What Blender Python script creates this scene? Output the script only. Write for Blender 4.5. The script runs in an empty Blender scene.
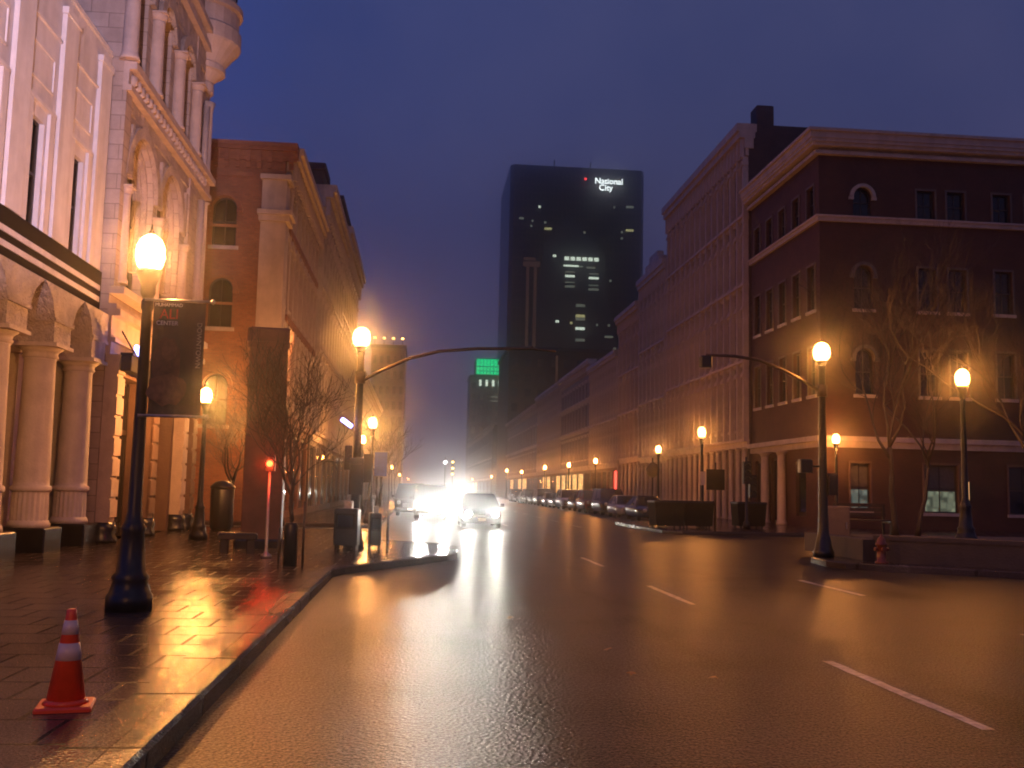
import bpy, math, random
from mathutils import Matrix, Vector
R = math.radians
rnd = random.Random(7)
scn = bpy.context.scene
col = scn.collection

# ------------------------------------------------------------------ materials
def new_mat(name):
    m = bpy.data.materials.new(name); m.use_nodes = True
    nt = m.node_tree; p = nt.nodes['Principled BSDF']
    return m, nt, p
def node(nt, t, **kw):
    n = nt.nodes.new(t)
    for k, v in kw.items():
        if k in n.inputs: n.inputs[k].default_value = v
        else: setattr(n, k, v)
    return n
def ramp(nt, fac, stops):
    r = nt.nodes.new('ShaderNodeValToRGB'); e = r.color_ramp.elements
    e[0].position, e[0].color = stops[0][0], (*stops[0][1], 1)
    e[1].position, e[1].color = stops[-1][0], (*stops[-1][1], 1)
    for pz, c in stops[1:-1]:
        q = e.new(pz); q.color = (*c, 1)
    nt.links.new(fac, r.inputs['Fac']); return r.outputs['Color']
def mul(c, k): return tuple(min(1, x * k) for x in c)
def plain(name, c, rough=.5, metal=0, var=.25, scale=6, bump=.15, bscale=40):
    m, nt, p = new_mat(name)
    tc = node(nt, 'ShaderNodeTexCoord')
    n = node(nt, 'ShaderNodeTexNoise', Scale=scale, Detail=6, Roughness=.65)
    nt.links.new(tc.outputs['Object'], n.inputs['Vector'])
    nt.links.new(ramp(nt, n.outputs['Fac'], [(.3, mul(c, 1 - var)), (.7, mul(c, 1 + var))]), p.inputs['Base Color'])
    p.inputs['Roughness'].default_value = rough; p.inputs['Metallic'].default_value = metal
    if bump:
        b = node(nt, 'ShaderNodeTexNoise', Scale=bscale, Detail=4)
        nt.links.new(tc.outputs['Object'], b.inputs['Vector'])
        bp = node(nt, 'ShaderNodeBump', Strength=bump, Distance=.02)
        nt.links.new(b.outputs['Fac'], bp.inputs['Height']); nt.links.new(bp.outputs['Normal'], p.inputs['Normal'])
    return m
def stone(name, c, rough=.75, block=None, stain=.35, bump=.4):
    """weathered masonry: blotches, vertical rain streaks, optional block joints (uv in metres)"""
    m, nt, p = new_mat(name)
    tc = node(nt, 'ShaderNodeTexCoord')
    n = node(nt, 'ShaderNodeTexNoise', Scale=1.3, Detail=8, Roughness=.7)
    nt.links.new(tc.outputs['UV'], n.inputs['Vector'])
    mp = node(nt, 'ShaderNodeMapping'); mp.inputs['Scale'].default_value = (2.2, .3, 1)
    nt.links.new(tc.outputs['UV'], mp.inputs['Vector'])
    st = node(nt, 'ShaderNodeTexNoise', Scale=1, Detail=5)
    nt.links.new(mp.outputs['Vector'], st.inputs['Vector'])
    a = ramp(nt, n.outputs['Fac'], [(.3, mul(c, 1 - stain)), (.65, mul(c, 1.08))])
    s = ramp(nt, st.outputs['Fac'], [(.35, (.6, .57, .55)), (.6, (1, 1, 1))])
    mx = node(nt, 'ShaderNodeMixRGB', blend_type='MULTIPLY'); mx.inputs[0].default_value = .45
    nt.links.new(a, mx.inputs[1]); nt.links.new(s, mx.inputs[2]); out = mx.outputs[0]
    h = n.outputs['Fac']
    if block:
        br = node(nt, 'ShaderNodeTexBrick', Scale=1); br.offset = .5
        br.inputs['Brick Width'].default_value = block[0]; br.inputs['Row Height'].default_value = block[1]
        br.inputs['Mortar Size'].default_value = .012
        br.inputs['Color1'].default_value = (1, 1, 1, 1); br.inputs['Color2'].default_value = (.8, .78, .76, 1); br.inputs['Mortar'].default_value = (.4, .38, .36, 1)
        nt.links.new(tc.outputs['UV'], br.inputs['Vector'])
        m2 = node(nt, 'ShaderNodeMixRGB', blend_type='MULTIPLY'); m2.inputs[0].default_value = .8
        nt.links.new(out, m2.inputs[1]); nt.links.new(br.outputs['Color'], m2.inputs[2]); out = m2.outputs[0]
    nt.links.new(out, p.inputs['Base Color']); p.inputs['Roughness'].default_value = rough
    f = node(nt, 'ShaderNodeTexNoise', Scale=18, Detail=5)
    nt.links.new(tc.outputs['UV'], f.inputs['Vector'])
    bp = node(nt, 'ShaderNodeBump', Strength=bump, Distance=.03)
    nt.links.new(f.outputs['Fac'], bp.inputs['Height']); nt.links.new(bp.outputs['Normal'], p.inputs['Normal'])
    return m
def carved(name, c):
    """stone with carved relief"""
    m = stone(name, c, bump=.3); nt = m.node_tree; p = nt.nodes['Principled BSDF']
    tc = node(nt, 'ShaderNodeTexCoord')
    v = node(nt, 'ShaderNodeTexVoronoi', Scale=3.2); v.feature = 'SMOOTH_F1'
    nt.links.new(tc.outputs['UV'], v.inputs['Vector'])
    w = node(nt, 'ShaderNodeTexNoise', Scale=9, Detail=3, Distortion=1.5)
    nt.links.new(tc.outputs['UV'], w.inputs['Vector'])
    ad = node(nt, 'ShaderNodeMath', operation='ADD')
    nt.links.new(v.outputs['Distance'], ad.inputs[0]); nt.links.new(w.outputs['Fac'], ad.inputs[1])
    bp = node(nt, 'ShaderNodeBump', Strength=.9, Distance=.12)
    nt.links.new(ad.outputs[0], bp.inputs['Height']); nt.links.new(bp.outputs['Normal'], p.inputs['Normal'])
    return m
def brick(name, c1, c2, mortar, rough=.8):
    m, nt, p = new_mat(name)
    tc = node(nt, 'ShaderNodeTexCoord')
    br = node(nt, 'ShaderNodeTexBrick', Scale=1)
    br.inputs['Brick Width'].default_value = .23; br.inputs['Row Height'].default_value = .08; br.inputs['Mortar Size'].default_value = .008
    br.inputs['Color1'].default_value = (*c1, 1); br.inputs['Color2'].default_value = (*c2, 1); br.inputs['Mortar'].default_value = (*mortar, 1)
    nt.links.new(tc.outputs['UV'], br.inputs['Vector'])
    n = node(nt, 'ShaderNodeTexNoise', Scale=.9, Detail=8, Roughness=.7)
    nt.links.new(tc.outputs['UV'], n.inputs['Vector'])
    mx = node(nt, 'ShaderNodeMixRGB', blend_type='MULTIPLY'); mx.inputs[0].default_value = .8
    nt.links.new(br.outputs['Color'], mx.inputs[1])
    nt.links.new(ramp(nt, n.outputs['Fac'], [(.3, (.5, .47, .45)), (.7, (1.1, 1.05, 1))]), mx.inputs[2])
    nt.links.new(mx.outputs[0], p.inputs['Base Color']); p.inputs['Roughness'].default_value = rough
    bp = node(nt, 'ShaderNodeBump', Strength=.4, Distance=.01); bp.invert = True
    nt.links.new(br.outputs['Fac'], bp.inputs['Height']); nt.links.new(bp.outputs['Normal'], p.inputs['Normal'])
    return m
def emit(name, c, s):
    m, nt, p = new_mat(name); nt.nodes.remove(p)
    e = node(nt, 'ShaderNodeEmission', Color=(*c, 1), Strength=s)
    nt.links.new(e.outputs[0], nt.nodes['Material Output'].inputs[0]); m.cycles.emission_sampling = 'NONE'; return m
def globe_mat(name, c, s):
    """glowing clear globe: lets the bulb inside shine through"""
    m = emit(name, c, s); nt = m.node_tree; e = nt.nodes['Emission']
    t = node(nt, 'ShaderNodeBsdfTransparent'); a = node(nt, 'ShaderNodeAddShader')
    nt.links.new(e.outputs[0], a.inputs[0]); nt.links.new(t.outputs[0], a.inputs[1])
    nt.links.new(a.outputs[0], nt.nodes['Material Output'].inputs[0]); return m
def glass(name, c=(.012, .013, .016), rough=.06):
    m, nt, p = new_mat(name)
    tc = node(nt, 'ShaderNodeTexCoord'); n = node(nt, 'ShaderNodeTexNoise', Scale=.8, Detail=2)
    nt.links.new(tc.outputs['Object'], n.inputs['Vector'])
    bp = node(nt, 'ShaderNodeBump', Strength=.08, Distance=.1); nt.links.new(n.outputs['Fac'], bp.inputs['Height'])
    nt.links.new(bp.outputs['Normal'], p.inputs['Normal'])
    p.inputs['Base Color'].default_value = (*c, 1); p.inputs['Roughness'].default_value = rough; return m
def lit_room(name, c, s):
    """a lit room seen through a pane: uneven light with dark furniture-like patches"""
    m, nt, p = new_mat(name)
    tc = node(nt, 'ShaderNodeTexCoord')
    v = node(nt, 'ShaderNodeTexVoronoi', Scale=3); v.distance = 'CHEBYCHEV'
    nt.links.new(tc.outputs['Object'], v.inputs['Vector'])
    cc = ramp(nt, v.outputs['Distance'], [(.1, mul(c, 1)), (.6, mul(c, .25))])
    p.inputs['Base Color'].default_value = (.02, .02, .02, 1); p.inputs['Roughness'].default_value = .1
    nt.links.new(cc, p.inputs['Emission Color']); p.inputs['Emission Strength'].default_value = s; m.cycles.emission_sampling = 'NONE'
    return m
def wet(name, c, r0, r1, bump, grain, joints=None, puddle=.5, dist=.004, gmix=.12):
    """wet paving: dark film with smoother and rougher patches, aggregate grain, optional slab joints"""
    m, nt, p = new_mat(name)
    tc = node(nt, 'ShaderNodeTexCoord'); P = tc.outputs['Object']
    n = node(nt, 'ShaderNodeTexNoise', Scale=.5, Detail=3, Roughness=.5)
    nt.links.new(P, n.inputs['Vector'])
    mp = node(nt, 'ShaderNodeMapping'); mp.inputs['Scale'].default_value = (1, .08, 1); nt.links.new(P, mp.inputs['Vector'])
    tr = node(nt, 'ShaderNodeTexNoise', Scale=1.6, Detail=4); nt.links.new(mp.outputs['Vector'], tr.inputs['Vector'])
    ad = node(nt, 'ShaderNodeMath', operation='ADD'); nt.links.new(n.outputs['Fac'], ad.inputs[0]); nt.links.new(tr.outputs['Fac'], ad.inputs[1])
    hf = node(nt, 'ShaderNodeMath', operation='MULTIPLY'); hf.inputs[1].default_value = .5; nt.links.new(ad.outputs[0], hf.inputs[0])
    g = node(nt, 'ShaderNodeTexNoise', Scale=grain, Detail=3, Roughness=.7); nt.links.new(P, g.inputs['Vector'])
    g2 = node(nt, 'ShaderNodeTexVoronoi', Scale=grain * .6); nt.links.new(P, g2.inputs['Vector'])
    base = ramp(nt, g.outputs['Fac'], [(.32, mul(c, .35)), (.55, mul(c, 1)), (.72, mul(c, 2.6))])
    sp = node(nt, 'ShaderNodeMapRange'); sp.inputs['From Min'].default_value = .44; sp.inputs['From Max'].default_value = .64; sp.inputs['To Min'].default_value = .06; sp.inputs['To Max'].default_value = .8
    nt.links.new(g.outputs['Fac'], sp.inputs['Value'])
    mt = node(nt, 'ShaderNodeMapRange'); mt.inputs['From Min'].default_value = .4; mt.inputs['From Max'].default_value = .6; mt.inputs['To Min'].default_value = .3; mt.inputs['To Max'].default_value = 1.15
    nt.links.new(hf.outputs[0], mt.inputs['Value']); sq = node(nt, 'ShaderNodeMath', operation='MULTIPLY'); nt.links.new(sp.outputs[0], sq.inputs[0]); nt.links.new(mt.outputs[0], sq.inputs[1]); sp = sq
    nt.links.new(sp.outputs[0], p.inputs['Specular IOR Level'])
    b2 = ramp(nt, n.outputs['Fac'], [(.3, (.6, .6, .6)), (.7, (1.15, 1.1, 1.05))])
    mx = node(nt, 'ShaderNodeMixRGB', blend_type='MULTIPLY'); mx.inputs[0].default_value = .9
    nt.links.new(base, mx.inputs[1]); nt.links.new(b2, mx.inputs[2]); out = mx.outputs[0]
    rr = node(nt, 'ShaderNodeMapRange'); rr.inputs['From Min'].default_value = puddle - gmix; rr.inputs['From Max'].default_value = puddle + gmix
    rr.inputs['To Min'].default_value = r0; rr.inputs['To Max'].default_value = r1
    nt.links.new(hf.outputs[0], rr.inputs['Value']); nt.links.new(rr.outputs[0], p.inputs['Roughness']); rr.interpolation_type = 'SMOOTHSTEP'
    sm = node(nt, 'ShaderNodeMath', operation='ADD'); nt.links.new(g.outputs['Fac'], sm.inputs[0]); nt.links.new(g2.outputs['Distance'], sm.inputs[1])
    gs = node(nt, 'ShaderNodeMapRange'); gs.inputs['From Min'].default_value = puddle - gmix; gs.inputs['From Max'].default_value = puddle + gmix
    gs.inputs['To Min'].default_value = .6; gs.inputs['To Max'].default_value = 1
    nt.links.new(hf.outputs[0], gs.inputs['Value'])
    zm = node(nt, 'ShaderNodeMath', operation='SUBTRACT'); zm.inputs[1].default_value = .95; nt.links.new(sm.outputs[0], zm.inputs[0])
    hm = node(nt, 'ShaderNodeMath', operation='MULTIPLY'); nt.links.new(zm.outputs[0], hm.inputs[0]); nt.links.new(gs.outputs[0], hm.inputs[1])
    h = hm.outputs[0]
    if joints:
        br = node(nt, 'ShaderNodeTexBrick', Scale=1); br.offset = joints[3] if len(joints) > 3 else 0
        br.inputs['Brick Width'].default_value = joints[0]; br.inputs['Row Height'].default_value = joints[1]; br.inputs['Mortar Size'].default_value = joints[2]
        br.inputs['Color1'].default_value = (1, 1, 1, 1); br.inputs['Color2'].default_value = (.84, .82, .81, 1); br.inputs['Mortar'].default_value = (.25, .24, .23, 1)
        nt.links.new(P, br.inputs['Vector'])
        m2 = node(nt, 'ShaderNodeMixRGB', blend_type='MULTIPLY'); m2.inputs[0].default_value = .85
        nt.links.new(out, m2.inputs[1]); nt.links.new(br.outputs['Color'], m2.inputs[2]); out = m2.outputs[0]
        sb = node(nt, 'ShaderNodeMath', operation='SUBTRACT'); nt.links.new(h, sb.inputs[0]); nt.links.new(br.outputs['Fac'], sb.inputs[1]); h = sb.outputs[0]
        jr = node(nt, 'ShaderNodeMath', operation='MULTIPLY_ADD'); jr.inputs[1].default_value = .25; nt.links.new(br.outputs['Fac'], jr.inputs[0]); nt.links.new(rr.outputs[0], jr.inputs[2]); nt.links.new(jr.outputs[0], p.inputs['Roughness'])
        iv = node(nt, 'ShaderNodeMath', operation='SUBTRACT'); iv.inputs[0].default_value = 1; hj = node(nt, 'ShaderNodeMath', operation='MULTIPLY'); hj.inputs[1].default_value = .35; nt.links.new(br.outputs['Fac'], hj.inputs[0]); nt.links.new(hj.outputs[0], iv.inputs[1])
        js = node(nt, 'ShaderNodeMath', operation='MULTIPLY'); nt.links.new(iv.outputs[0], js.inputs[0]); nt.links.new(sp.outputs[0], js.inputs[1])
        tone = node(nt, 'ShaderNodeMath', operation='MULTIPLY'); nt.links.new(js.outputs[0], tone.inputs[0]); nt.links.new(br.outputs['Color'], tone.inputs[1]); nt.links.new(tone.outputs[0], p.inputs['Specular IOR Level'])
    nt.links.new(out, p.inputs['Base Color'])
    bp = node(nt, 'ShaderNodeBump', Strength=bump, Distance=dist)
    nt.links.new(h, bp.inputs['Height']); nt.links.new(bp.outputs['Normal'], p.inputs['Normal'])
    return m

def dull(m, v):
    m.node_tree.nodes['Principled BSDF'].inputs['Specular IOR Level'].default_value = v; return m
M = dict(
    asphalt=wet('wet_asphalt', (.034, .031, .030), .28, .33, 1.0, 50, puddle=.5, dist=.0085, gmix=.16),
    walk=wet('wet_sidewalk', (.085, .064, .053), .08, .19, .8, 60, (.61, .61, .016, .5), puddle=.5, dist=.003, gmix=.16),
    kerb=wet('wet_kerb', (.075, .062, .056), .1, .28, .8, 60, (40, 1.5, .02, 0)),
    soil=plain('ground', (.03, .028, .025), .8),
    paint=plain('worn_road_paint', (.5, .47, .43), .4, var=.6, scale=11, bump=.5, bscale=90),
    white=stone('painted_stone', (.72, .66, .66), stain=.2),
    white_trim=stone('painted_trim', (.76, .70, .69), stain=.15, bump=.2),
    colstone=stone('column_limestone', (.74, .66, .60), stain=.2, bump=.25),
    sand=stone('sandstone_blocks', (.50, .38, .32), block=(.9, .38), stain=.25),
    sandtrim=stone('sandstone_trim', (.54, .41, .35), stain=.25),
    sandcarve=carved('carved_sandstone', (.54, .41, .34)),
    brickc=brick('orange_brick', (.36, .14, .065), (.27, .10, .048), (.22, .17, .13)),
    brickd=brick('red_brick', (.105, .036, .021), (.08, .028, .018), (.075, .05, .038)),
    brickdark=brick('soot_brick', (.10, .05, .04), (.07, .04, .03), (.08, .06, .05)),
    palecarve=carved('pale_carved_stone', (.72, .63, .57)),
    wallstone=stone('plaza_wall_stone', (.085, .065, .052)),
    lime=stone('limestone', (.50, .43, .38)),
    cream=stone('cream_trim', (.50, .40, .33), stain=.2),
    ironfront=stone('painted_iron_front', (.15, .115, .10), stain=.3, bump=.2),
    greyfront=stone('grey_stone_front', (.20, .165, .15), stain=.3),
    redfront=stone('brownstone', (.17, .095, .07), stain=.3),
    slate=plain('dark_roofing', (.03, .03, .033), .7),
    black=plain('black_painted_iron', (.018, .018, .02), .35, .3, bump=.1),
    dark=dull(plain('dark_panel', (.012, .009, .008), .75), .15),
    darkwood=plain('dark_timber', (.035, .024, .02), .45),
    blackstone=plain('black_granite', (.02, .019, .019), .25),
    steel=plain('galvanised_steel', (.32, .31, .30), .4, .8),
    brownsteel=plain('bronze_painted_steel', (.07, .045, .03), .4, .6),
    glass=glass('dark_glass'),
    towerbay=dull(glass('tower_bay_glass', (.03, .026, .034), .3), .5),
    towerglass=dull(glass('tower_glass', (.016, .014, .015), .25), .25),
    shade=plain('drawn_blind', (.10, .085, .07), .7),
    bark=plain('wet_bark', (.03, .02, .015), .6, bump=.6, bscale=25),
    orange=plain('orange_cone_plastic', (.75, .07, .02), .35, var=.12, bump=.05),
    reflect=plain('cone_reflective_band', (.66, .48, .40), .35, var=.1, bump=.05),
    rubber=plain('tyre_rubber', (.015, .015, .015), .7),
    rim=plain('wheel_alloy', (.35, .35, .36), .3, .9),
    rust=plain('red_brown_slab', (.13, .055, .04), .55, var=.35, scale=2),
    hyd=plain('hydrant_paint', (.18, .04, .015), .4),
    cloth=plain('banner_cloth', (.055, .045, .03), .7),
    clothblue=plain('blue_banner_cloth', (.05, .10, .45), .7),
    skin=plain('print_brown', (.10, .05, .028), .7, var=.5, scale=9),
    skin2=plain('print_tan', (.15, .075, .04), .7, var=.5, scale=9),
    redtxt=plain('red_lettering', (.65, .04, .03), .6, bump=0),
    whtxt=plain('white_lettering', (.75, .73, .7), .6, bump=0),
    sidetxt=plain('faded_lettering', (.3, .28, .25), .7, bump=0),
    leaf=plain('wet_leaf', (.35, .2, .07), .3),
    lamp=globe_mat('sodium_globe', (1.0, .42, .11), 22),
    lampfar=globe_mat('sodium_globe_dimmer', (1.0, .40, .10), 18),
    head=emit('headlight_beam', (1, .95, .85), 70),
    parkl=emit('marker_lamp', (1, .8, .5), 3),
    redlamp=emit('red_signal_lens', (1, .06, .015), 14),
    bluelamp=emit('blue_white_lamp', (.28, .3, 1), 12),
    green=emit('green_lit_crown', (.0, .62, .22), 1.7),
    officew=emit('lit_office_white', (.85, 1, .82), 1.3),
    officey=emit('lit_office_yellow', (.9, .85, .4), .6),
    officed=emit('lit_office_dim', (.5, .55, .45), .28),
    roseglow=emit('rose_glow', (.55, .25, .2), .08),  # faint rose glow; on the tower it paints a reflection in the glass
    sign=emit('lit_sign_letters', (.9, 1, 1), 3.2),
    beacon=emit('red_beacon', (1, .05, .05), 3),
    signalamber=emit('amber_signal', (1, .55, .12), 14),
    shop=lit_room('lit_shop', (1, .55, .18), 2.4),
    roomgreen=lit_room('lit_room_green', (.55, .62, .42), .35),
    roomblue=lit_room('lit_room_pale', (.5, .6, .5), .3),
    neon=emit('red_neon', (1, .06, .04), 5),
)

# ------------------------------------------------------------------ mesh builder
class MB:
    def __init__(s): s.v = []; s.f = []; s.m = []; s.s = []; s.T = Matrix()
    def pt(s, p): s.v.append((s.T @ Vector(p))[:]); return len(s.v) - 1
    def face(s, pts, mi=0, sm=False):
        s.f.append([s.pt(p) for p in pts]); s.m.append(mi); s.s.append(sm)
    def idx(s, ids, mi=0, sm=False): s.f.append(list(ids)); s.m.append(mi); s.s.append(sm)
    def box(s, x0, x1, y0, y1, z0, z1, mi=0):
        a = [s.pt(p) for p in ((x0,y0,z0),(x1,y0,z0),(x1,y1,z0),(x0,y1,z0),(x0,y0,z1),(x1,y0,z1),(x1,y1,z1),(x0,y1,z1))]
        for q in ((3,2,1,0),(4,5,6,7),(0,1,5,4),(1,2,6,5),(2,3,7,6),(3,0,4,7)): s.idx([a[i] for i in q], mi)
    def bbox(s, x0, x1, y0, y1, z0, z1, b=.02, mi=0):
        """box with chamfered vertical and top edges"""
        b = min(b, (x1-x0)*.4, (y1-y0)*.4, (z1-z0)*.4)
        def ring(k, z): return [s.pt(p) for p in ((x0+k,y0+k+(b if 0 else 0),z),(x1-k,y0+k,z),(x1-k,y1-k,z),(x0+k,y1-k,z))]
        def oct_(k, z):
            return [s.pt(p) for p in ((x0+k+b,y0+k,z),(x1-k-b,y0+k,z),(x1-k,y0+k+b,z),(x1-k,y1-k-b,z),(x1-k-b,y1-k,z),(x0+k+b,y1-k,z),(x0+k,y1-k-b,z),(x0+k,y0+k+b,z))]
        r0 = oct_(0, z0); r1 = oct_(0, z1-b); r2 = oct_(b*.9, z1)
        for a, c in ((r0, r1), (r1, r2)):
            for i in range(8): s.idx([a[i], a[(i+1)%8], c[(i+1)%8], c[i]], mi)
        s.idx(r2, mi); s.idx(r0[::-1], mi)
    def tube(s, pts, rad, n=8, mi=0, caps=True):
        pts = [Vector(p) for p in pts]; rings = []
        for i, p in enumerate(pts):
            d = (pts[min(i+1, len(pts)-1)] - pts[max(i-1, 0)]).normalized()
            u = d.cross(Vector((0, 0, 1)))
            if u.length < 1e-3: u = d.cross(Vector((0, 1, 0)))
            u.normalize(); w = u.cross(d)
            r = rad[i] if isinstance(rad, (list, tuple)) else rad
            rings.append([s.pt(p + (u*math.cos(2*math.pi*k/n) + w*math.sin(2*math.pi*k/n))*r) for k in range(n)])
        for a, b in zip(rings, rings[1:]):
            for k in range(n): s.idx([a[k], b[k], b[(k+1)%n], a[(k+1)%n]], mi, True)
        if caps: s.idx(rings[0], mi); s.idx(rings[-1][::-1], mi)
    def lathe(s, prof, cx=0, cy=0, n=16, mi=0, sm=True, flute=0, a0=0, a1=2*math.pi):
        full = abs(a1 - a0 - 2*math.pi) < 1e-4; m = n if full else n + 1; rings = []
        for r, z in prof:
            rings.append([s.pt((cx + r*(1 - (flute if k % 2 else 0))*math.cos(a0+(a1-a0)*k/n), cy + r*(1 - (flute if k % 2 else 0))*math.sin(a0+(a1-a0)*k/n), z)) for k in range(m)])
        for a, b in zip(rings, rings[1:]):
            for k in range(n if full else m - 1): s.idx([a[k], a[(k+1)%m], b[(k+1)%m], b[k]], mi, sm)
        if full:
            s.idx(rings[0][::-1], mi); s.idx(rings[-1], mi)
    def prism(s, poly, z0, z1, mi=0):
        n = len(poly); a = [s.pt((x, y, z0)) for x, y in poly]; b = [s.pt((x, y, z1)) for x, y in poly]
        for i in range(n): s.idx([a[i], a[(i+1)%n], b[(i+1)%n], b[i]], mi)
        s.idx(b, mi); s.idx(a[::-1], mi)
    def extr(s, poly, y0, y1, mi=0):
        """polygon in x,z extruded along y"""
        n = len(poly); a = [s.pt((x, y0, z)) for x, z in poly]; b = [s.pt((x, y1, z)) for x, z in poly]
        for i in range(n): s.idx([a[i], a[(i+1)%n], b[(i+1)%n], b[i]], mi)
        s.idx(a[::-1], mi); s.idx(b, mi)
    def loft(s, rings, mi=0, sm=True, caps=True):
        rr = [[s.pt(p) for p in r] for r in rings]; n = len(rr[0])
        for a, b in zip(rr, rr[1:]):
            for k in range(n): s.idx([a[k], a[(k+1)%n], b[(k+1)%n], b[k]], mi, sm)
        if caps: s.idx(rr[0][::-1], mi); s.idx(rr[-1], mi)
    def arch_band(s, x0, x1, zs, rise, t, y0, y1, n=12, mi=0, legs=0):
        """half-ring moulding round an arch springing at zs, thickness t, from y0 to y1"""
        cx = (x0+x1)/2; w = (x1-x0)/2
        P = []
        for k in range(n+1):
            a = math.pi*(1 - k/n); P.append(((cx+w*math.cos(a), zs+rise*math.sin(a)), (cx+(w+t)*math.cos(a), zs+(rise+t)*math.sin(a))))
        if legs: P = [((x0, zs-legs), (x0-t, zs-legs))] + P + [((x1, zs-legs), (x1+t, zs-legs))]
        for (i0, o0), (i1, o1) in zip(P, P[1:]):
            s.face([(i0[0], y0, i0[1]), (i1[0], y0, i1[1]), (o1[0], y0, o1[1]), (o0[0], y0, o0[1])], mi)
            s.face([(o0[0], y0, o0[1]), (o1[0], y0, o1[1]), (o1[0], y1, o1[1]), (o0[0], y1, o0[1])], mi)
            s.face([(i0[0], y1, i0[1]), (i1[0], y1, i1[1]), (i1[0], y0, i1[1]), (i0[0], y0, i0[1])], mi)
        for (i, o) in (P[0], P[-1]):
            s.face([(i[0], y0, i[1]), (o[0], y0, o[1]), (o[0], y1, o[1]), (i[0], y1, i[1])], mi)
    def mesh(s, name, mats):
        me = bpy.data.meshes.new(name); me.from_pydata(s.v, [], s.f)
        for m in (mats if isinstance(mats, (list, tuple)) else [mats]): me.materials.append(m)
        me.polygons.foreach_set('material_index', s.m); me.polygons.foreach_set('use_smooth', s.s)
        uv = me.uv_layers.new(name='UVMap')
        for p in me.polygons:
            n = p.normal; a = (abs(n.x), abs(n.y), abs(n.z))
            for li in p.loop_indices:
                c = me.vertices[me.loops[li].vertex_index].co
                uv.data[li].uv = (c.x, c.y) if a[2] > .72 else ((c.y, c.z) if a[0] > a[1] else (c.x, c.z))
        return me
    def build(s, name, mats, parent=None, loc=(0, 0, 0), frame=None):
        o = bpy.data.objects.new(name, s.mesh(name, mats)); col.objects.link(o)
        if parent is not None: o.parent = parent
        if frame is not None: o.matrix_basis = frame
        else: o.location = loc
        return o

def tag(o, label=None, cat=None, group=None, kind=None):
    if label: o['label'] = label
    if cat: o['category'] = cat
    if group: o['group'] = group
    if kind: o['kind'] = kind
    return o
def empty(name, loc, rz=0, label=None, cat=None, group=None, scale=1):
    o = bpy.data.objects.new(name, None); col.objects.link(o)
    o.location = loc; o.rotation_euler = (0, 0, rz); o.scale = (scale,)*3; o.empty_display_size = .3
    return tag(o, label, cat, group)
def inst(src, parent, M4):
    """linked copy of a part and of its sub-parts"""
    c = src.copy(); col.objects.link(c); c.parent = parent; c.matrix_basis = M4
    for ch in list(src.children):
        d = ch.copy(); col.objects.link(d); d.parent = c
    return c
def dup(root, loc, rz=None, label=None, group=None, scale=None):
    r = root.copy(); col.objects.link(r); r.location = loc
    if rz is not None: r.rotation_euler = (0, 0, rz)
    if scale is not None: r.scale = (scale,)*3
    if label: r['label'] = label
    if group: r['group'] = group
    for ch in list(root.children):
        inst(ch, r, ch.matrix_basis.copy())
    return r
def TR(x, y, z, rz=0): return Matrix.Translation((x, y, z)) @ Matrix.Rotation(rz, 4, 'Z')
def text_mesh(body, size, depth=.004):
    cu = bpy.data.curves.new('lettering', 'FONT'); cu.body = body; cu.size = size; cu.extrude = depth; cu.align_x = 'CENTER'; cu.align_y = 'CENTER'
    o = bpy.data.objects.new('lettering', cu); col.objects.link(o)
    dg = bpy.context.evaluated_depsgraph_get(); dg.update()
    me = bpy.data.meshes.new_from_object(o.evaluated_get(dg))
    bpy.data.objects.remove(o); return me
def text_part(name, body, size, mat, parent, frame, depth=.004):
    me = text_mesh(body, size, depth); me.materials.clear(); me.materials.append(mat)
    o = bpy.data.objects.new(name, me); col.objects.link(o); o.parent = parent
    o.matrix_basis = frame @ Matrix.Rotation(R(90), 4, 'X'); return o

# ------------------------------------------------------------------ setting: ground, road, pavements
def struct(name, mb, m): return tag(mb.build(name, m), kind='structure')
g = MB(); g.face([(-1500, -300, -.03), (1500, -300, -.03), (1500, 2500, -.03), (-1500, 2500, -.03)]); struct('ground', g, M['soil'])
g = MB(); g.face([(-45, -25, 0), (62, -25, 0), (62, 470, 0), (-45, 470, 0)]); struct('road', g, M['asphalt'])
walks = {
    'sidewalk_left': [(-44, -24), (-1.47, -24), (-1.47, 18.7), (-1.3, 19.3), (.75, 23.2), (1.0, 23.9), (1.1, 27.0), (.8, 27.7), (-1.2, 29.4), (-1.45, 30.0), (-1.45, 35), (-2.2, 35.8), (-44, 35.8)],
    'sidewalk_left_beyond': [(-44, 40.9), (-2.2, 40.9), (-1.5, 41.6), (-1.5, 469), (-44, 469)],
    'sidewalk_right': [(61, -24), (61, 30.4), (13.6, 30.4), (12.4, 29.2), (10.35, 25.6), (9.9, 24.6), (9.75, 23.3), (9.95, 22.65), (12.9, 20.45), (15.5, 18.5), (15.6, 17.6), (15.6, -24)],
    'sidewalk_right_beyond': [(61, 40.2), (61, 469), (15.1, 469), (15.1, 57), (14.6, 56), (10.5, 52), (10.2, 51.2), (10.2, 41.2), (10.8, 40.2)],
}
def offset(poly, d):
    out = []; n = len(poly)
    area = sum(poly[i][0]*poly[(i+1)%n][1] - poly[(i+1)%n][0]*poly[i][1] for i in range(n)); sg = 1 if area > 0 else -1
    for i in range(n):
        a, b, c = Vector(poly[i-1]), Vector(poly[i]), Vector(poly[(i+1)%n])
        d1 = (b-a).normalized(); d2 = (c-b).normalized()
        n1 = Vector((-d1.y, d1.x))*sg; n2 = Vector((-d2.y, d2.x))*sg
        m = (n1+n2).normalized(); out.append(tuple(b + m*d/max(.4, m.dot(n1))))
    return out
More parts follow.
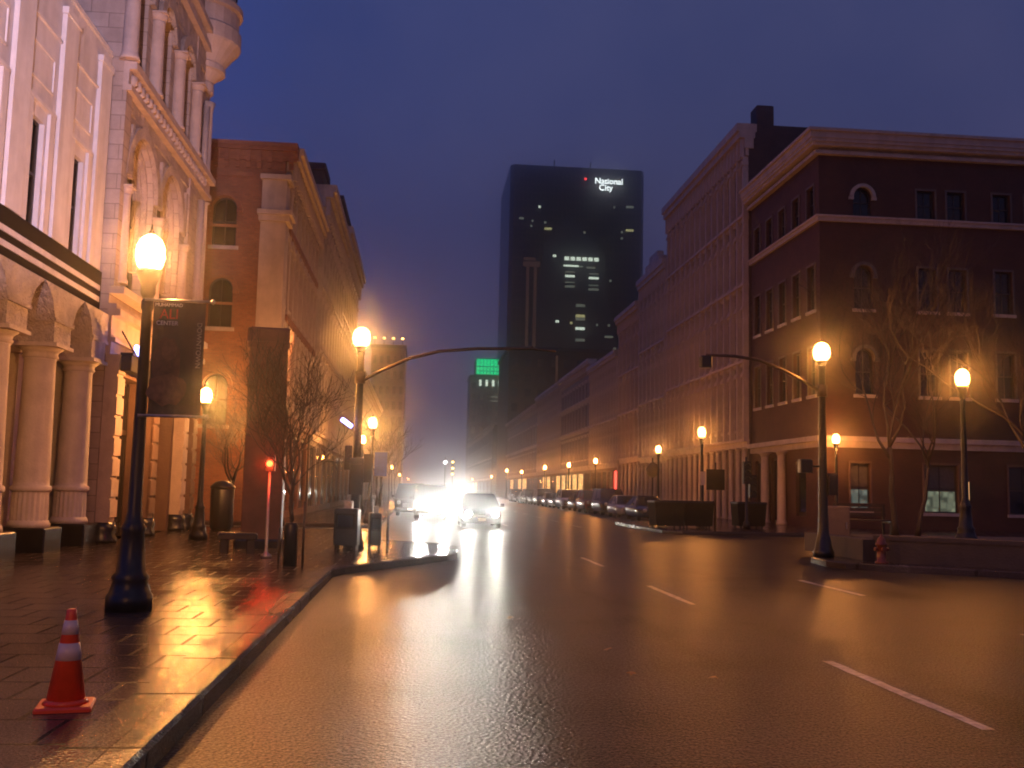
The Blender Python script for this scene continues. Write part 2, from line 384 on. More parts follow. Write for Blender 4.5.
for nm, poly in walks.items():
    inn = offset(poly, .2); n = len(poly)
    area = sum(inn[i][0]*inn[(i+1)%n][1] - inn[(i+1)%n][0]*inn[i][1] for i in range(n))
    g = MB(); g.prism(inn if area > 0 else inn[::-1], .004, .15); struct(nm, g, M['walk'])
    k = MB()
    out0 = poly; top = offset(poly, .03); inn2 = offset(poly, .202)
    for i in range(n):
        j = (i+1) % n
        k.face([(*out0[i], .002), (*out0[j], .002), (*out0[j], .13), (*out0[i], .13)])
        k.face([(*out0[i], .13), (*out0[j], .13), (*top[j], .156), (*top[i], .156)])
        k.face([(*top[i], .156), (*top[j], .156), (*inn2[j], .156), (*inn2[i], .156)])
        k.face([(*inn2[i], .156), (*inn2[j], .156), (*inn2[j], .14), (*inn2[i], .14)])
    struct('kerb', k, M['kerb'])
# plaza setts band beside the left kerb (smoother granite course)
g = MB(); g.face([(-1.95, -24, .154), (-1.68, -24, .154), (-1.68, 18.6, .154), (-1.95, 18.6, .154)]); struct('kerb_course', g, M['kerb'])
mk = MB()
def dash(x, y0, y1, w=.11):
    n = 9; pts = []
    for i in range(n+1):
        y = y0 + (y1-y0)*i/n; pts.append((x - w/2 + rnd.uniform(-.012, .012), x + w/2 + rnd.uniform(-.012, .012), y))
    for a, b in zip(pts, pts[1:]): mk.face([(a[0], a[2], .004), (a[1], a[2], .004), (b[1], b[2], .004), (b[0], b[2], .004)])
for x, ys in ((4.18, (7.1, 14.95, 22.3, 46, 53.6, 61, 68.6, 76, 84, 92)), (7.6, (1.5, 9.2, 16.6, 46, 53.6, 61, 68.6, 76, 84))):
    for y in ys: dash(x, y, y + 2.9)
for x, y0, y1 in ((7.66, 10.5, 13.9),): pass
struct('road_marking', mk, M['paint'])

# ------------------------------------------------------------------ facade tools
def wall_face(mb, x0, x1, z0, z1, ops, rev=.25, mi=0, y=0):
    """wall sheet in the xz plane with openings (a0,a1,b0,b1,rise) and their reveals; rise>0 makes an arched head"""
    xs = sorted({x0, x1, *[v for o in ops for v in o[:2]]}); zs = sorted({z0, z1, *[v for o in ops for v in o[2:4]]})
    for za, zb in zip(zs, zs[1:]):
        run = None
        for xa, xb in zip(xs, xs[1:]):
            hole = any(o[0] <= xa + 1e-6 and o[1] >= xb - 1e-6 and o[2] <= za + 1e-6 and o[3] >= zb - 1e-6 for o in ops)
            if not hole: run = [xa if run is None else run[0], xb]
            if (hole or xb == xs[-1]) and run:
                mb.face([(run[0], y, za), (run[1], y, za), (run[1], y, zb), (run[0], y, zb)], mi); run = None
    for a0, a1, b0, b1, rise in ops:
        zs_ = b1 - rise
        mb.face([(a0, y, b0), (a1, y, b0), (a1, y+rev, b0), (a0, y+rev, b0)], mi)
        mb.face([(a0, y, zs_), (a0, y, b0), (a0, y+rev, b0), (a0, y+rev, zs_)], mi)
        mb.face([(a1, y, b0), (a1, y, zs_), (a1, y+rev, zs_), (a1, y+rev, b0)], mi)
        if rise <= 0:
            mb.face([(a1, y, b1), (a0, y, b1), (a0, y+rev, b1), (a1, y+rev, b1)], mi)
        else:
            n = 10; cx = (a0+a1)/2; w = (a1-a0)/2
            P = [(cx + w*math.cos(math.pi*(1-k/n)), zs_ + rise*math.sin(math.pi*(1-k/n))) for k in range(n+1)]
            for k in range(n):
                (p, q), (r, t) = P[k], P[k+1]
                mb.face([(r, y, t), (p, y, q), (p, y+rev, q), (r, y+rev, t)], mi)
                cxn = a0 if k < n/2 else a1
                mb.face([(p, y, q), (r, y, t), (cxn, y, b1)], mi)
            mb.face([(P[n//2][0], y, P[n//2][1]), (a1, y, b1), (a0, y, b1)], mi) if rise < 0 else None
win_cache = {}
def window(parent, frame, xc, z0, w, h, rise=0, rev=.22, pane='glass', framem='darkwood', sill='lime', hood=None, hoodm='lime', bars=1, label=None, shade=False):
    key = (round(w, 2), round(h, 2), round(rise, 2), rev, pane, framem, sill, hood, hoodm, bars, shade)
    M4 = frame @ Matrix.Translation((xc, 0, z0))
    if key in win_cache: o = inst(win_cache[key], parent, M4)
    else:
        b = MB(); y0, y1 = rev-.09, rev-.02; t = .06; zs = h - rise
        b.box(-w/2, -w/2+t, y0, y1, 0, zs); b.box(w/2-t, w/2, y0, y1, 0, zs); b.box(-w/2+t, w/2-t, y0, y1, 0, t)
        if rise: b.arch_band(-w/2+t, w/2-t, zs, rise-t, t, y0, y1)
        else: b.box(-w/2+t, w/2-t, y0, y1, h-t, h)
        b.box(-w/2+t, w/2-t, y0+.01, y1, h*.5-.03, h*.5+.03)
        for k in range(bars):
            x = -w/2 + w*(k+1)/(bars+1); b.box(x-.02, x+.02, y0+.02, y1, t, h-t if not rise else h-t-.02)
        o = b.build('window', M[framem], parent, frame=M4)
        p = MB(); n = 10
        poly = [(-w/2, 0), (w/2, 0), (w/2, zs)] + ([(w/2*math.cos(math.pi*k/n), zs+rise*math.sin(math.pi*k/n)) for k in range(1, n)] if rise else []) + [(-w/2, zs)]
        p.extr(poly, rev-.03, rev+.05)
        p.build('pane', M[pane], o)
        if shade:
            q = MB(); q.box(-w/2+t, w/2-t, rev-.036, rev-.031, h*.45, h-rise-t); q.build('blind', M['shade'], o)
        if sill:
            q = MB(); q.box(-w/2-.12, w/2+.12, -.1, .02+rev*.3, -.16, -.004); q.build('sill', M[sill], o)
        if hood == 'arch' and rise:
            q = MB(); q.arch_band(-w/2-.02, w/2+.02, zs, rise+.02, .17, -.17, .004); q.box(-w/2-.24, -w/2-.0, -.12, .002, zs-.16, zs-.002); q.box(w/2+.0, w/2+.24, -.12, .002, zs-.16, zs-.002)
            q.build('hood_mould', M[hoodm], o)
        elif hood == 'flat':
            q = MB(); q.box(-w/2-.16, w/2+.16, -.07, .002, h+.004, h+.2); q.box(-w/2-.22, w/2+.22, -.16, .002, h+.2, h+.3); q.build('lintel', M[hoodm], o)
        elif hood == 'frame':
            q = MB(); q.box(-w/2-.09, -w/2-.004, -.06, .002, -.004, h); q.box(w/2+.004, w/2+.09, -.06, .002, -.004, h); q.box(-w/2-.09, w/2+.09, -.06, .002, h+.004, h+.11); q.build('surround', M[hoodm], o)
        win_cache[key] = o
    if label: o['label'] = label
    return o
def cornice(mb, x0, x1, z, h, out, step=.9, brk=True, mi=0, ret=0, y=0):
    """stacked mouldings with brackets; ret>0 wraps it round both ends"""
    mb.box(x0-.05, x1+.05, y-out*.25, y+.004, z, z+h*.22, mi)
    mb.box(x0-.1, x1+.1, y-out*.35, y+.3, z+h*.22+.001, z+h*.55, mi)
    mb.box(x0-out*.8*(ret > 0)-.1, x1+out*.8*(ret > 0)+.1, y-out*.8, y+.4, z+h*.55+.001, z+h*.75, mi)
    mb.box(x0-out*(ret > 0)-.1, x1+out*(ret > 0)+.1, y-out, y+.5, z+h*.75+.001, z+h, mi)
    if brk:
        n = max(2, int((x1-x0)/step))
        for i in range(n+1):
            x = x0+.15 + (x1-x0-.3)*i/n
            mb.extr([(x-.09, z-.1), (x+.09, z-.1), (x+.09, z+h*.54), (x-.09, z+h*.54)], y-out*.62, y-out*.36, mi)
            mb.box(x-.09, x+.09, y-out*.3, y+.002, z-.35, z-.1, mi)
def shell(mb, W, H, D, mi=0, side=True):
    """side, back walls of a building body in facade coordinates (front sheet is wall_face)"""
    mb.face([(0, D, 0), (0, 0, 0), (0, 0, H), (0, D, H)], mi); mb.face([(W, 0, 0), (W, D, 0), (W, D, H), (W, 0, H)], mi)
    mb.face([(W, D, 0), (0, D, 0), (0, D, H), (W, D, H)], mi)
def column(parent, frame, x, y, z0, z1, r, mat, name='column', plinth=None, flute=.0, cap=True):
    b = MB(); h = z1-z0
    b.lathe([(r*1.25, z0), (r*1.25, z0+.08), (r*1.05, z0+.16), (r, z0+.22), (r*.9, z1-.3), (r*.95, z1-.27), (r*.95, z1-.22)], x, y, 14)
    o = b.build(name, M[mat], parent, frame=frame)
    if cap:
        c = MB(); c.lathe([(r*.95, z1-.22), (r*1.3, z1-.06), (r*1.3, z1-.05)], x, y, 14); c.box(x-r*1.4, x+r*1.4, y-r*1.4, y+r*1.4, z1-.05, z1-.002)
        c.build('capital', M[mat], o)
    return o

def row_building(name, label, side, X, Y0, Y1, H, floors, bay, wallm, trimm, D=14, corn=(1.4, .7), ground='shop', gz=4.6, hood='flat', cols=True, group=None, shop=None, belts=True, roofextra=None, sillm=None, grouping=None, paneset=None, bars=0):
    """terrace building whose front faces the street. floors = (z0, z1, window width, arch rise)"""
    W = Y1-Y0
    if side == 'R': fr_loc, rz = (X, Y1, 0), R(-90)
    else: fr_loc, rz = (X, Y0, 0), R(90)
    t = empty(name, (fr_loc[0], fr_loc[1], .15), rz, label, 'building', group)
    I = Matrix(); H -= .15; gz -= .15
    n = max(2, int(round(W/bay))); bw = W/n
    ops = []; wl = []
    for z0, z1, ww, rise in floors:
        z0 -= .15; z1 -= .15
        for i in range(n):
            xc = bw*(i+.5); ops.append((xc-ww/2, xc+ww/2, z0, z1, rise)); wl.append((xc, z0, ww, z1-z0, rise))
    # ground-floor shopfront openings
    ng = max(2, n//2) if ground == 'shop' else n; gw = W/ng
    gops = [(gw*i+.32, gw*(i+1)-.32, .35, gz-.75, 0) for i in range(ng)]
    b = MB(); wall_face(b, 0, W, 0, H, ops+gops, .24); shell(b, W, H, D, 1); b.build('wall', [M[wallm], M['brickdark']], t)
    r = MB(); r.box(.25, W-.25, .3, D-.2, H-.3, H-.15)
    ro = r.build('roof', M['slate'], t)
    c = MB(); c.box(.2, W*.3, D*.35, D*.4, H-.14, H+1.1); c.build('chimney', M['brickdark'], ro)
    for k, (xc, z0, ww, hh, rise) in enumerate(wl):
        pn = 'glass'; lab = None
        if paneset and k in paneset: pn = paneset[k]; lab = 'window with a light on behind it'
        window(t, I, xc, z0, ww, hh, rise, rev=.24, pane=pn, sill=sillm or trimm, hood='arch' if (rise and hood) else hood, hoodm=trimm, bars=bars, shade=(k*7 % 11 == 0 and pn == 'glass'), label=lab)
    tr = MB()
    if belts:
        zz = sorted({f[0] for f in floors})
        for z in zz[1:]:
            tr.box(-.02, W+.02, -.16, .004, z-.15-.6, z-.15-.4); tr.box(-.02, W+.02, -.36, .004, z-.15-.399, z-.15-.25)
    tr.box(-.03, W+.03, -.15, .006, gz-.5, gz-.15); tr.box(-.03, W+.03, -.32, .006, gz-.149, gz)
    tr.build('belt_course', M[trimm], t)
    if cols:
        zt = H - corn[0] - .05
        p = MB()
        for i in range(n+1):
            x = min(max(bw*i, .16), W-.16)
            p.box(x-.11, x+.11, -.32, .003, gz+.003, zt)
            for f in floors: p.box(x-.16, x+.16, -.4, .002, f[1]-.35, f[1]-.15)
        p.build('pilaster', M[trimm], t)
    cb = MB(); cornice(cb, 0, W, H-corn[0], corn[0], corn[1], step=bw/2, ret=0); cb.build('cornice', M[trimm], t)
    for i, (a0, a1, b0, b1, _) in enumerate(gops):
        s = MB(); s.box(a0, a1, .12, .2, b0, b1); 
        for k in range(3): s.box(a0 + (a1-a0)*(k+.5)/3-.03, a0 + (a1-a0)*(k+.5)/3+.03, .08, .119, b0, b1)
        lit = shop and i in shop
        o = s.build('shopfront', M['darkwood'], t)
        q = MB(); q.box(a0+.05, a1-.05, .1, .118, b0+.4, b1-.1); q.build('pane', M[shop[i] if lit else 'glass'], o)
    if ground == 'columns':
        for i in range(n+1):
            x = min(max(gw*i, .2), W-.2)
            column(t, I, x, -.22, 0, gz-.5, .17, trimm)
    return t

# ------------------------------------------------------------------ left: white columned building (A)
A = empty('columned_building', (-8, 12, .15), R(90), 'pinkish white building with big stone columns and a striped dark band', 'building')
dz = -.15; WA = 13.05; HA = 12.35+dz
colx = [24.5-12 - 2.45*i for i in range(5)]
winx = [23.2-12 - 2.45*i for i in range(5)]
b = MB(); wall_face(b, 0, WA, 6.3, HA, [(x-.33, x+.33, 6.64, 8.88, 0) for x in winx], .5); shell(b, WA, HA, 14)
b.box(0, WA, 1.3, 1.5, 0, 6.3)
b.build('wall', M['white'], A)
for x in winx: window(A, Matrix(), x, 6.64, .66, 2.24, 0, rev=.2, sill=None, bars=1)
r = MB(); r.box(.3, WA-.3, .4, 13.8, HA-.3, HA-.12); r.build('roof', M['slate'], A)
mo = MB()
for x in winx:
    for s in (-1, 1): mo.box(x+s*.6-.14, x+s*.6+.14, -.07, .003, 6.62, 9.15)
    mo.box(x-.74, x+.74, -.08, .003, 9.152, 9.24)
    for z0, z1 in ((9.62, 9.67), (10.35, 10.4)): mo.box(x-.62, x+.62, -.035, .003, z0, z1)
    for s in (-1, 1): mo.box(x+s*.6-.02, x+s*.6+.02, -.033, .002, 9.672, 10.348)
for x in colx:
    mo.box(x-.4, x+.4, -.1, .003, 6.62, HA-.6)
    mo.box(x-.44, x+.44, -.13, .003, HA-.599, HA-.45)
mo.box(0, WA, -.05, .0025, HA-1.3, HA-1.24); mo.box(0, WA, -.05, .2, HA-.1, HA+.005)
mo.build('moulding', M['white_trim'], A)
bd = MB(); bd.box(-.1, WA+.02, -.1, .9, 5.55, 6.6)
bo = bd.build('fascia_band', M['dark'], A)
st = MB()
for z in (5.84, 6.12): st.box(-.1, WA-.12, -.125, -.102, z, z+.12)
st.build('stripe', M['white_trim'], bo)
CY = .1
for x in colx:
    c = MB()
    c.lathe([(.42, .5), (.42, .57), (.385, .64)], x, CY, 28)
    c.lathe([(.37, .64), (.36, 1.24)], x, CY, 44, sm=False, flute=.05)
    c.lathe([(.38, 1.24), (.41, 1.27), (.41, 1.34), (.355, 1.38), (.355, 1.48), (.315, 4.02), (.33, 4.05)], x, CY, 28)
    c = c.build('column', M['colstone'], A)
    k = MB(); k.lathe([(.32, 4.04), (.37, 4.1), (.34, 4.14), (.36, 4.2), (.46, 4.28)], x, CY, 28); k.box(x-.52, x+.52, CY-.5, CY+.5, 4.28, 4.36)
    k.build('capital', M['colstone'], c)
    k = MB(); k.bbox(x-.5, x+.5, CY-.52, CY+.5, 0, .5, .03); k.build('plinth', M['blackstone'], c)
    im = MB()
    im.box(x-.5, x+.5, CY-.42, 1.29, 4.361, 4.8); im.box(x-.56, x+.56, CY-.47, 1.29, 4.8, 4.88)
    for s in (-1, 1):
        P = [(x+s*.56, 4.881), (x+s*.62, 5.05), (x+s*.76, 5.26), (x+s*.98, 5.42), (x+s*1.22, 5.545), (x, 5.545), (x, 4.881)]
        im.extr(P if s > 0 else P[::-1], CY-.44, 1.29)
    im.build('impost', M['palecarve'], A)
for x in winx + [winx[0]+2.3]:
    if x > WA-.3: continue
    p = MB(); p.box(x-.34, x+.34, .85, 1.298, 0, 5.5); p.box(x-.4, x+.4, .8, 1.298, 4.28, 4.4); p.build('pier', M['colstone'], A)
for i, x in enumerate(colx):
    p = MB(); p.box(x-.6, x+.6, 1.2, 1.295, .3, 5.2); p.build('shop_window', M['glass'], A)

# ------------------------------------------------------------------ left: ornate sandstone building (B)
B = empty('ornate_building', (-7.7, 25.1, .15), R(90), 'tall ornate sandstone building with arches and a round corner turret', 'building')
WB = 9.75; HB = 23.5; oy = -1.0   # local x = Y-25.6
I = Matrix()
archs = [(.7, 3.4), (3.85, 6.5)]
upx = [1.1, 3.65, 6.2]
ops = [(a, c, 6.4, 10.65, (c-a)/2) for a, c in archs] + [(x-.72, x+.72, 12.1, 15.2, .72) for x in upx] + [(x-.6, x+.6, 17.4, 20.6, .6) for x in upx]
gops = [(.75, 3.6, .0, 4.2, 0), (4.2, 7.0, .0, 4.2, 0)]
b = MB(); wall_face(b, 0, WB, 4.45, HB, ops, .6); wall_face(b, 0, WB, 0, 4.45, gops, .6, 1); shell(b, WB, HB, 16); b.build('wall', [M['sand'], M['redfront']], B)
r = MB(); r.box(.3, WB-.3, .5, 15.7, HB-.3, HB-.12); r.build('roof', M['slate'], B)
for a, c in archs:
    w = c-a; o = window(B, I, (a+c)/2, 6.4, w, 4.25, w/2, rev=.55, sill=None, bars=2)
    q = MB()
    for k, (t, d) in enumerate(((.1, .42), (.12, .3), (.12, .16))):
        off = .3-.1*k
        q.arch_band(a+off, c-off, 6.4+4.25-w/2, w/2-off, t-.004, d, .5+.01*k, n=16, legs=2.0)
    q.arch_band(a-.02, c+.02, 6.4+4.25-w/2, w/2+.02, .28, -.12, .004, n=16)
    q.build('archivolt', M['sandcarve'], B)
for x in (archs[0][0]-.25, (archs[0][1]+archs[1][0])/2, archs[1][1]+.25):
    column(B, I, x, -.1, 6.42, 8.95, .15, 'sandtrim')
for x in upx:
    window(B, I, x, 12.1, 1.44, 3.1, .72, rev=.5, sill=None, bars=1)
    window(B, I, x, 17.4, 1.2, 3.2, .6, rev=.5, sill='sandtrim', hood='arch', hoodm='sandtrim', bars=1)
    q = MB(); q.arch_band(x-.74, x+.74, 14.48, .74, .3, -.14, .004, n=14); q.arch_band(x-.5, x+.5, 14.48, .5, .1, .2, .45, n=12, legs=2.3); q.build('archivolt', M['sandcarve'], B)
for x in [upx[0]-1.1, (upx[0]+upx[1])/2, (upx[1]+upx[2])/2, upx[2]+1.1]:
    column(B, I, x, -.12, 12.07, 14.45, .2, 'sandtrim')
    q = MB(); q.lathe([(.05, 12.07), (.1, 12.12), (.1, 14.2)], x+.32, .02, 10); q.build('colonnette', M['sandtrim'], B)
for bx in ((.2, WB-1.2, -.05, .003, 10.95, 11.28), (.1, WB-1.2, -.07, .003, 15.4, 16.1), (.8, 1.0, -.09, .003, 9.3, 10.7), (3.85, 4.05, -.09, .003, 9.3, 10.7), (6.85, 7.05, -.09, .003, 9.3, 10.7)):
    q = MB(); q.box(*bx); q.build('carved_panel', M['sandcarve'], B)
q = MB(); q.box(-.02, WB+.1, -.22, .004, 11.3, 11.45); q.box(-.02, WB+.1, -.14, .004, 11.45, 11.85); q.box(-.02, WB+.15, -.32, .004, 11.85, 12.05)
q.box(-.02, WB+.1, -.25, .004, 16.1, 16.3); q.box(-.02, WB+.1, -.15, .004, 16.3, 16.6); q.box(-.02, WB+.1, -.35, .004, 16.6, 16.8)
for i in range(24):
    x = .3+i*.37; q.lathe([(.02, 11.49), (.13, 11.55), (.13, 11.75), (.02, 11.81)], x, -.14, 8)
q.build('belt_course', M['sandtrim'], B)
q = MB(); q.box(-.02, WB+.1, -.12, .004, 4.6, 4.9); q.box(-.02, WB+.1, -.22, .004, 4.9, 5.0); q.box(-.02, WB+.1, -.1, .004, 5.0, 5.55); q.box(-.02, WB+.1, -.3, .004, 5.55, 5.72); q.box(-.02, WB+.1, -.2, .004, 5.72, 5.85); q.box(-.02, WB+.12, -.36, .004, 6.1, 6.28)
q.build('entablature', M['sandtrim'], B)
q = MB(); q.box(-.01, .5, -.1, .004, 6.3, HB-.2); q.box(7.2, 7.7, -.1, .004, 6.3, HB-.2); q.build('pier', M['sand'], B)
for x, mt in ((.3, 0), (3.9, 1), (7.55, 0), (8.85, 0)):
    q = MB(); q.box(x-.26, x+.26, -.3, .004, .5, 4.598); 
    for k in range(8): q.box(x-.29, x+.29, -.34, -.296, .62+k*.5, .62+k*.5+.42)
    o = q.build('pilaster', M['sandtrim' if x in (.3, 7.55) else 'redfront'], B)
    k = MB(); k.lathe([(.36, .0), (.36, .1), (.3, .2), (.34, .32), (.3, .5)], x, -.1, 14); k.build('pilaster_base', M['blackstone'], o)
for a, c, z0, z1, _ in gops:
    q = MB(); q.box(a, c, .45, .52, 0, z1); q.box(a, c, .38, .449, 2.75, 2.9)
    for k in range(4): q.box(a+(c-a)*k/3-.05*(k > 0), a+(c-a)*k/3+.05*(k < 3), .38, .448, 0, z1)
    o = q.build('shopfront', M['darkwood'], B)
    q = MB(); q.box(a+.1, c-.1, .42, .447, .4, z1-.1); q.build('pane', M['glass'], o)
q = MB(); q.bbox(.05, 4.4, -.62, -.36, 4.2, 4.58, .02); q.box(0, 4.45, -.66, -.36, 4.581, 4.64)
for x in (.9, 3.8): q.tube([(x, -.5, 4.64), (x, -.1, 5.3)], .02, 6)
o = q.build('canopy', M['dark'], B)
q = MB(); q.T = Matrix.Translation((.2, -.72, 4.72)) @ Matrix.Rotation(R(20), 4, 'Y'); q.bbox(-.2, .2, -.05, .05, -.05, .06, .02); q.build('canopy_lamp', M['bluelamp'], o)
# corner turret
q = MB(); q.lathe([(.14, 14.6), (.36, 14.9), (.46, 14.95), (.46, 15.25), (.4, 15.3), (.72, 15.62), (.82, 15.66), (.82, 15.85), (.76, 15.9), (1.08, 16.35), (1.26, 16.55), (1.3, 16.62), (1.3, 17.1), (1.2, 17.2), (1.2, 17.75), (1.32, 17.8), (1.32, 18.0), (1.12, 18.05), (1.12, 18.25), (1.04, 18.3), (1.04, 21.6), (1.2, 21.8), (1.2, 22.1), (.1, 24.6)], 9.25, .25, 24, sm=False)
tu = q.build('turret', M['sandtrim'], B)
for k in range(5):
    a = R(-150+k*48); q = MB(); q.T = TR(9.25, .25, 0) @ Matrix.Rotation(a, 4, 'Z')
    q.box(1.0, 1.07, -.3, .3, 18.5, 21.0); q.build('turret_window', M['glass'], tu)
q = MB(); q.lathe([(.3, 6.4), (.3, 6.6), (.2, 6.75), (.18, 11.0), (.26, 11.05)], 9.25, -.05, 14); q.lathe([(.28, 12.05), (.2, 12.2), (.18, 14.3), (.26, 14.6)], 9.25, -.05, 14); q.lathe([(.18, 6.5), (.12, 6.7), (.12, 11.0)], 8.75, -.12, 10); q.lathe([(.18, 12.06), (.12, 12.2), (.12, 14.3)], 8.75, -.12, 10)
q.build('corner_shaft', M['sandtrim'], B)

# ------------------------------------------------------------------ left: orange brick corner building (C) and its neighbours
C = empty('brick_corner_building', (-6, 42, .15), 0, 'orange brick corner building with pale corner pilaster and arched windows', 'building')
FS = Matrix.Translation((-16, 0, 0)); FF = TR(0, 0, 0, R(90)); WC = 13.2; HC = 15.9
sw = [(x, z, 1.0, 2.1, .5) for x in (13.6, 10.8, 7.8) for z in (3.9, 7.95, 11.4)]
b = MB(); wall_face(b, 0, 16, 0, HC, [(x-w/2, x+w/2, z, z+h, r_) for x, z, w, h, r_ in sw], .24)
b.T = Matrix.Translation((16, 0, 0)) @ FF
nb = 8; fw_ = [(WC*(i+.5)/nb, z, .95, h, .47) for i in range(nb) for z, h in ((5.4, 2.9), (9.2, 2.9), (12.9, 1.9))]
gp = [(WC*i/4+.35, WC*(i+1)/4-.35, .3, 3.9, 0) for i in range(4)]
wall_face(b, 0, WC, 0, HC, [(x-w/2, x+w/2, z, z+h, r_) for x, z, w, h, r_ in fw_]+gp, .24)
b.face([(0, 16, 0), (0, 16, HC), (WC, 16, HC), (WC, 16, 0)]); b.face([(WC, 0, 0), (WC, 16, 0), (WC, 16, HC), (WC, 0, HC)])
b.build('wall', M['brickc'], C, frame=FS)
r = MB(); r.box(-15.7, -.3, .3, WC-.3, HC-.3, HC-.12); r.build('roof', M['slate'], C)
for x, z, w, h, r_ in sw: window(C, FS, x, z, w, h, r_, rev=.22, sill='lime', hood='arch', hoodm='brickc', bars=1)
for x, z, w, h, r_ in fw_: window(C, FF, x, z, w, h, r_, rev=.22, sill='cream', hood='arch', hoodm='cream', bars=0)
for a, c, z0, z1, _ in gp:
    q = MB(); q.box(a, c, .14, .22, z0, z1); o = q.build('shopfront', M['darkwood'], C, frame=FF)
    q = MB(); q.box(a+.1, c-.1, .1, .138, z0+.4, z1-.2); q.build('pane', M['glass'], o)
q = MB()
for z0, z1, d in ((.0, .7, .22), (.7, 4.2, .12), (4.2, 4.6, .3), (4.6, 12.5, .14), (12.5, 12.75, .3), (12.75, 12.95, .42), (12.95, 14.3, .12), (14.3, 14.5, .3)):
    q.box(-.85-d*.4, d, -d, .9+d*.4, z0, z1-.001)
q.build('corner_pilaster', M['cream'], C)
q = MB(); q.T = FF
for i in range(nb+1):
    x = min(max(WC*i/nb, .15), WC-.15)
    if x > 1.2: q.box(x-.2, x+.2, -.16, .003, 4.6, 14.6); q.box(x-.26, x+.26, -.22, .002, 7.9, 8.1); q.box(x-.26, x+.26, -.22, .002, 11.7, 11.9)
q.build('pilaster', M['cream'], C)
q = MB(); q.T = FF; q.box(1.2, WC, -.25, .003, 4.2, 4.6); q.box(1.2, WC, -.2, .003, 8.5, 8.8); q.box(1.2, WC, -.2, .003, 12.3, 12.6)
q.T = FS; q.box(0, 14.7, -.05, .003, 12.2, 12.32); q.box(0, 14.7, -.06, .003, 8.9, 9.0); q.box(0, 14.7, -.06, .003, 14.4, 14.6)
q.build('belt_course', M['brickc'], C)
q = MB(); q.T = FF; cornice(q, .5, WC, 14.6, 1.3, .7, .7)
q.build('cornice', M['cream'], C)
q = MB(); q.T = FS; cornice(q, 0, 16.4, 15.15, .75, .25, .45); q.build('side_cornice', M['brickc'], C)

C2 = row_building('terrace_building', 'grey stone terrace building with a dark chimney stack beyond the orange brick corner', 'L', -5.9, 55.3, 70, 18.4, [(5.4, 8.4, .9, .4), (9.4, 12.2, .9, .4), (13, 15.6, .9, .4)], 1.8, 'greyfront', 'lime', corn=(1.6, .9))
q = MB(); q.bbox(1.5, 4.3, .02, 1.2, 17.0, 19.6, .05); q.bbox(1.4, 4.4, -.08, 1.3, 19.6, 20.0, .05); q.build('chimney', M['brickdark'], C2)
C3 = row_building('terrace_building', 'tall terrace building with deep overhanging cornice and dark roof house on left', 'L', -6.0, 70.3, 88, 20.0, [(5.4, 8.8, 1.0, 0), (9.8, 13, 1.0, 0), (14.2, 17.2, 1.0, .4)], 2.0, 'redfront', 'lime', corn=(1.9, .9))
q = MB(); q.bbox(2, 12, .3, 6, 19.8, 22.2, .1); q.box(1.7, 12.3, 0, 6.3, 22.2, 22.6); q.build('roof_house', M['brickdark'], C3)
C4 = row_building('terrace_building', 'low plain front farthest along the left terrace', 'L', -6.0, 88.3, 150, 13, [(5.4, 8.2, 1.1, 0), (9, 11.2, 1.1, 0)], 3.2, 'greyfront', 'lime', corn=(1, .6), cols=False)

def block(name, label, x0, x1, y0, y1, H, wallm, trim='lime', nx=8, nz=8, z0=5, lit=()):
    """far free-standing block: wall with regular window rows on the face towards the street"""
    t = empty(name, ((x0+x1)/2, y0, 0), 0, label, 'building')
    W = x1-x0; D = y1-y0; fr = Matrix.Translation((-W/2, 0, 0))
    cw, ch = W/nx, (H-z0-1)/nz
    b = MB(); ops = [(cw*(i+.25), cw*(i+.75), z0+ch*(j+.2), z0+ch*(j+.75), 0) for i in range(nx) for j in range(nz)]
    wall_face(b, 0, W, 0, H, ops, .3); shell(b, W, H, D); b.build('wall', M[wallm], t, frame=fr)
    r = MB(); r.box(-.3, W+.3, -.3, D, H, H+.8); r.build('roof', M['slate'], t, frame=fr)
    for k, (a, c, d, e, _) in enumerate(ops):
        window(t, fr, (a+c)/2, d, c-a, e-d, 0, rev=.3, pane=lit[k % len(lit)] if lit and k % 11 == 3 else 'glass', sill=None, bars=0)
    return t
LB = block('office_block', 'distant office block with lights along its roof on left', -13, -4.2, 262, 290, 38, 'greyfront', nx=5, nz=8)
for x in (-3.6, -1.2, 1.2, 3.6):
    q = MB(); q.tube([(x, -.5, 38.8), (x, -.5, 40.2)], .08, 6); q.bbox(x-.35, x+.35, -.8, -.2, 40.2, 40.7, .05); o = q.build('roof_lamp', M['dark'], LB)
    q = MB(); q.box(x-.3, x+.3, -.86, -.8, 40.25, 40.65); q.build('lens', M['signalamber'], o)

# ------------------------------------------------------------------ right: big red brick corner building (D)
Dd = empty('brick_corner_building', (19.7, 47.5, .15), 0, 'large red brick corner building with pale heavy cornice on the right', 'building')
WD, LD, HD = 26.0, 10.3, 19.6
FD = TR(0, LD, 0, R(-90))
uw = [(2.25, .48), (5.6, 0), (7.2, 0), (9.65, 0), (11.4, 0), (13.4, 0), (16.2, .48), (19, 0), (21, 0), (23.5, 0)]
so = [(x, z, .95, h, r_) for x, r_ in uw for z, h in ((15.62, 1.5), (10.9, 2.2), (6.6, 2.3))]
gw_ = [(1.95, 1.0), (6.1, 1.75), (10.5, 1.75), (15, 1.75), (20, 1.75)]
ops = [(x-w/2, x+w/2, z, z+h, r_) for x, z, w, h, r_ in so] + [(x-w/2, x+w/2, .85, 3.2, 0) for x, w in gw_]
b = MB(); wall_face(b, 0, WD, 0, HD, ops, .26)
b.T = FD
mo_ = [(1.1+i*2.03, z, .95, h, 0) for i in range(5) for z, h in ((15.62, 1.7), (10.9, 2.3), (6.6, 2.4))]
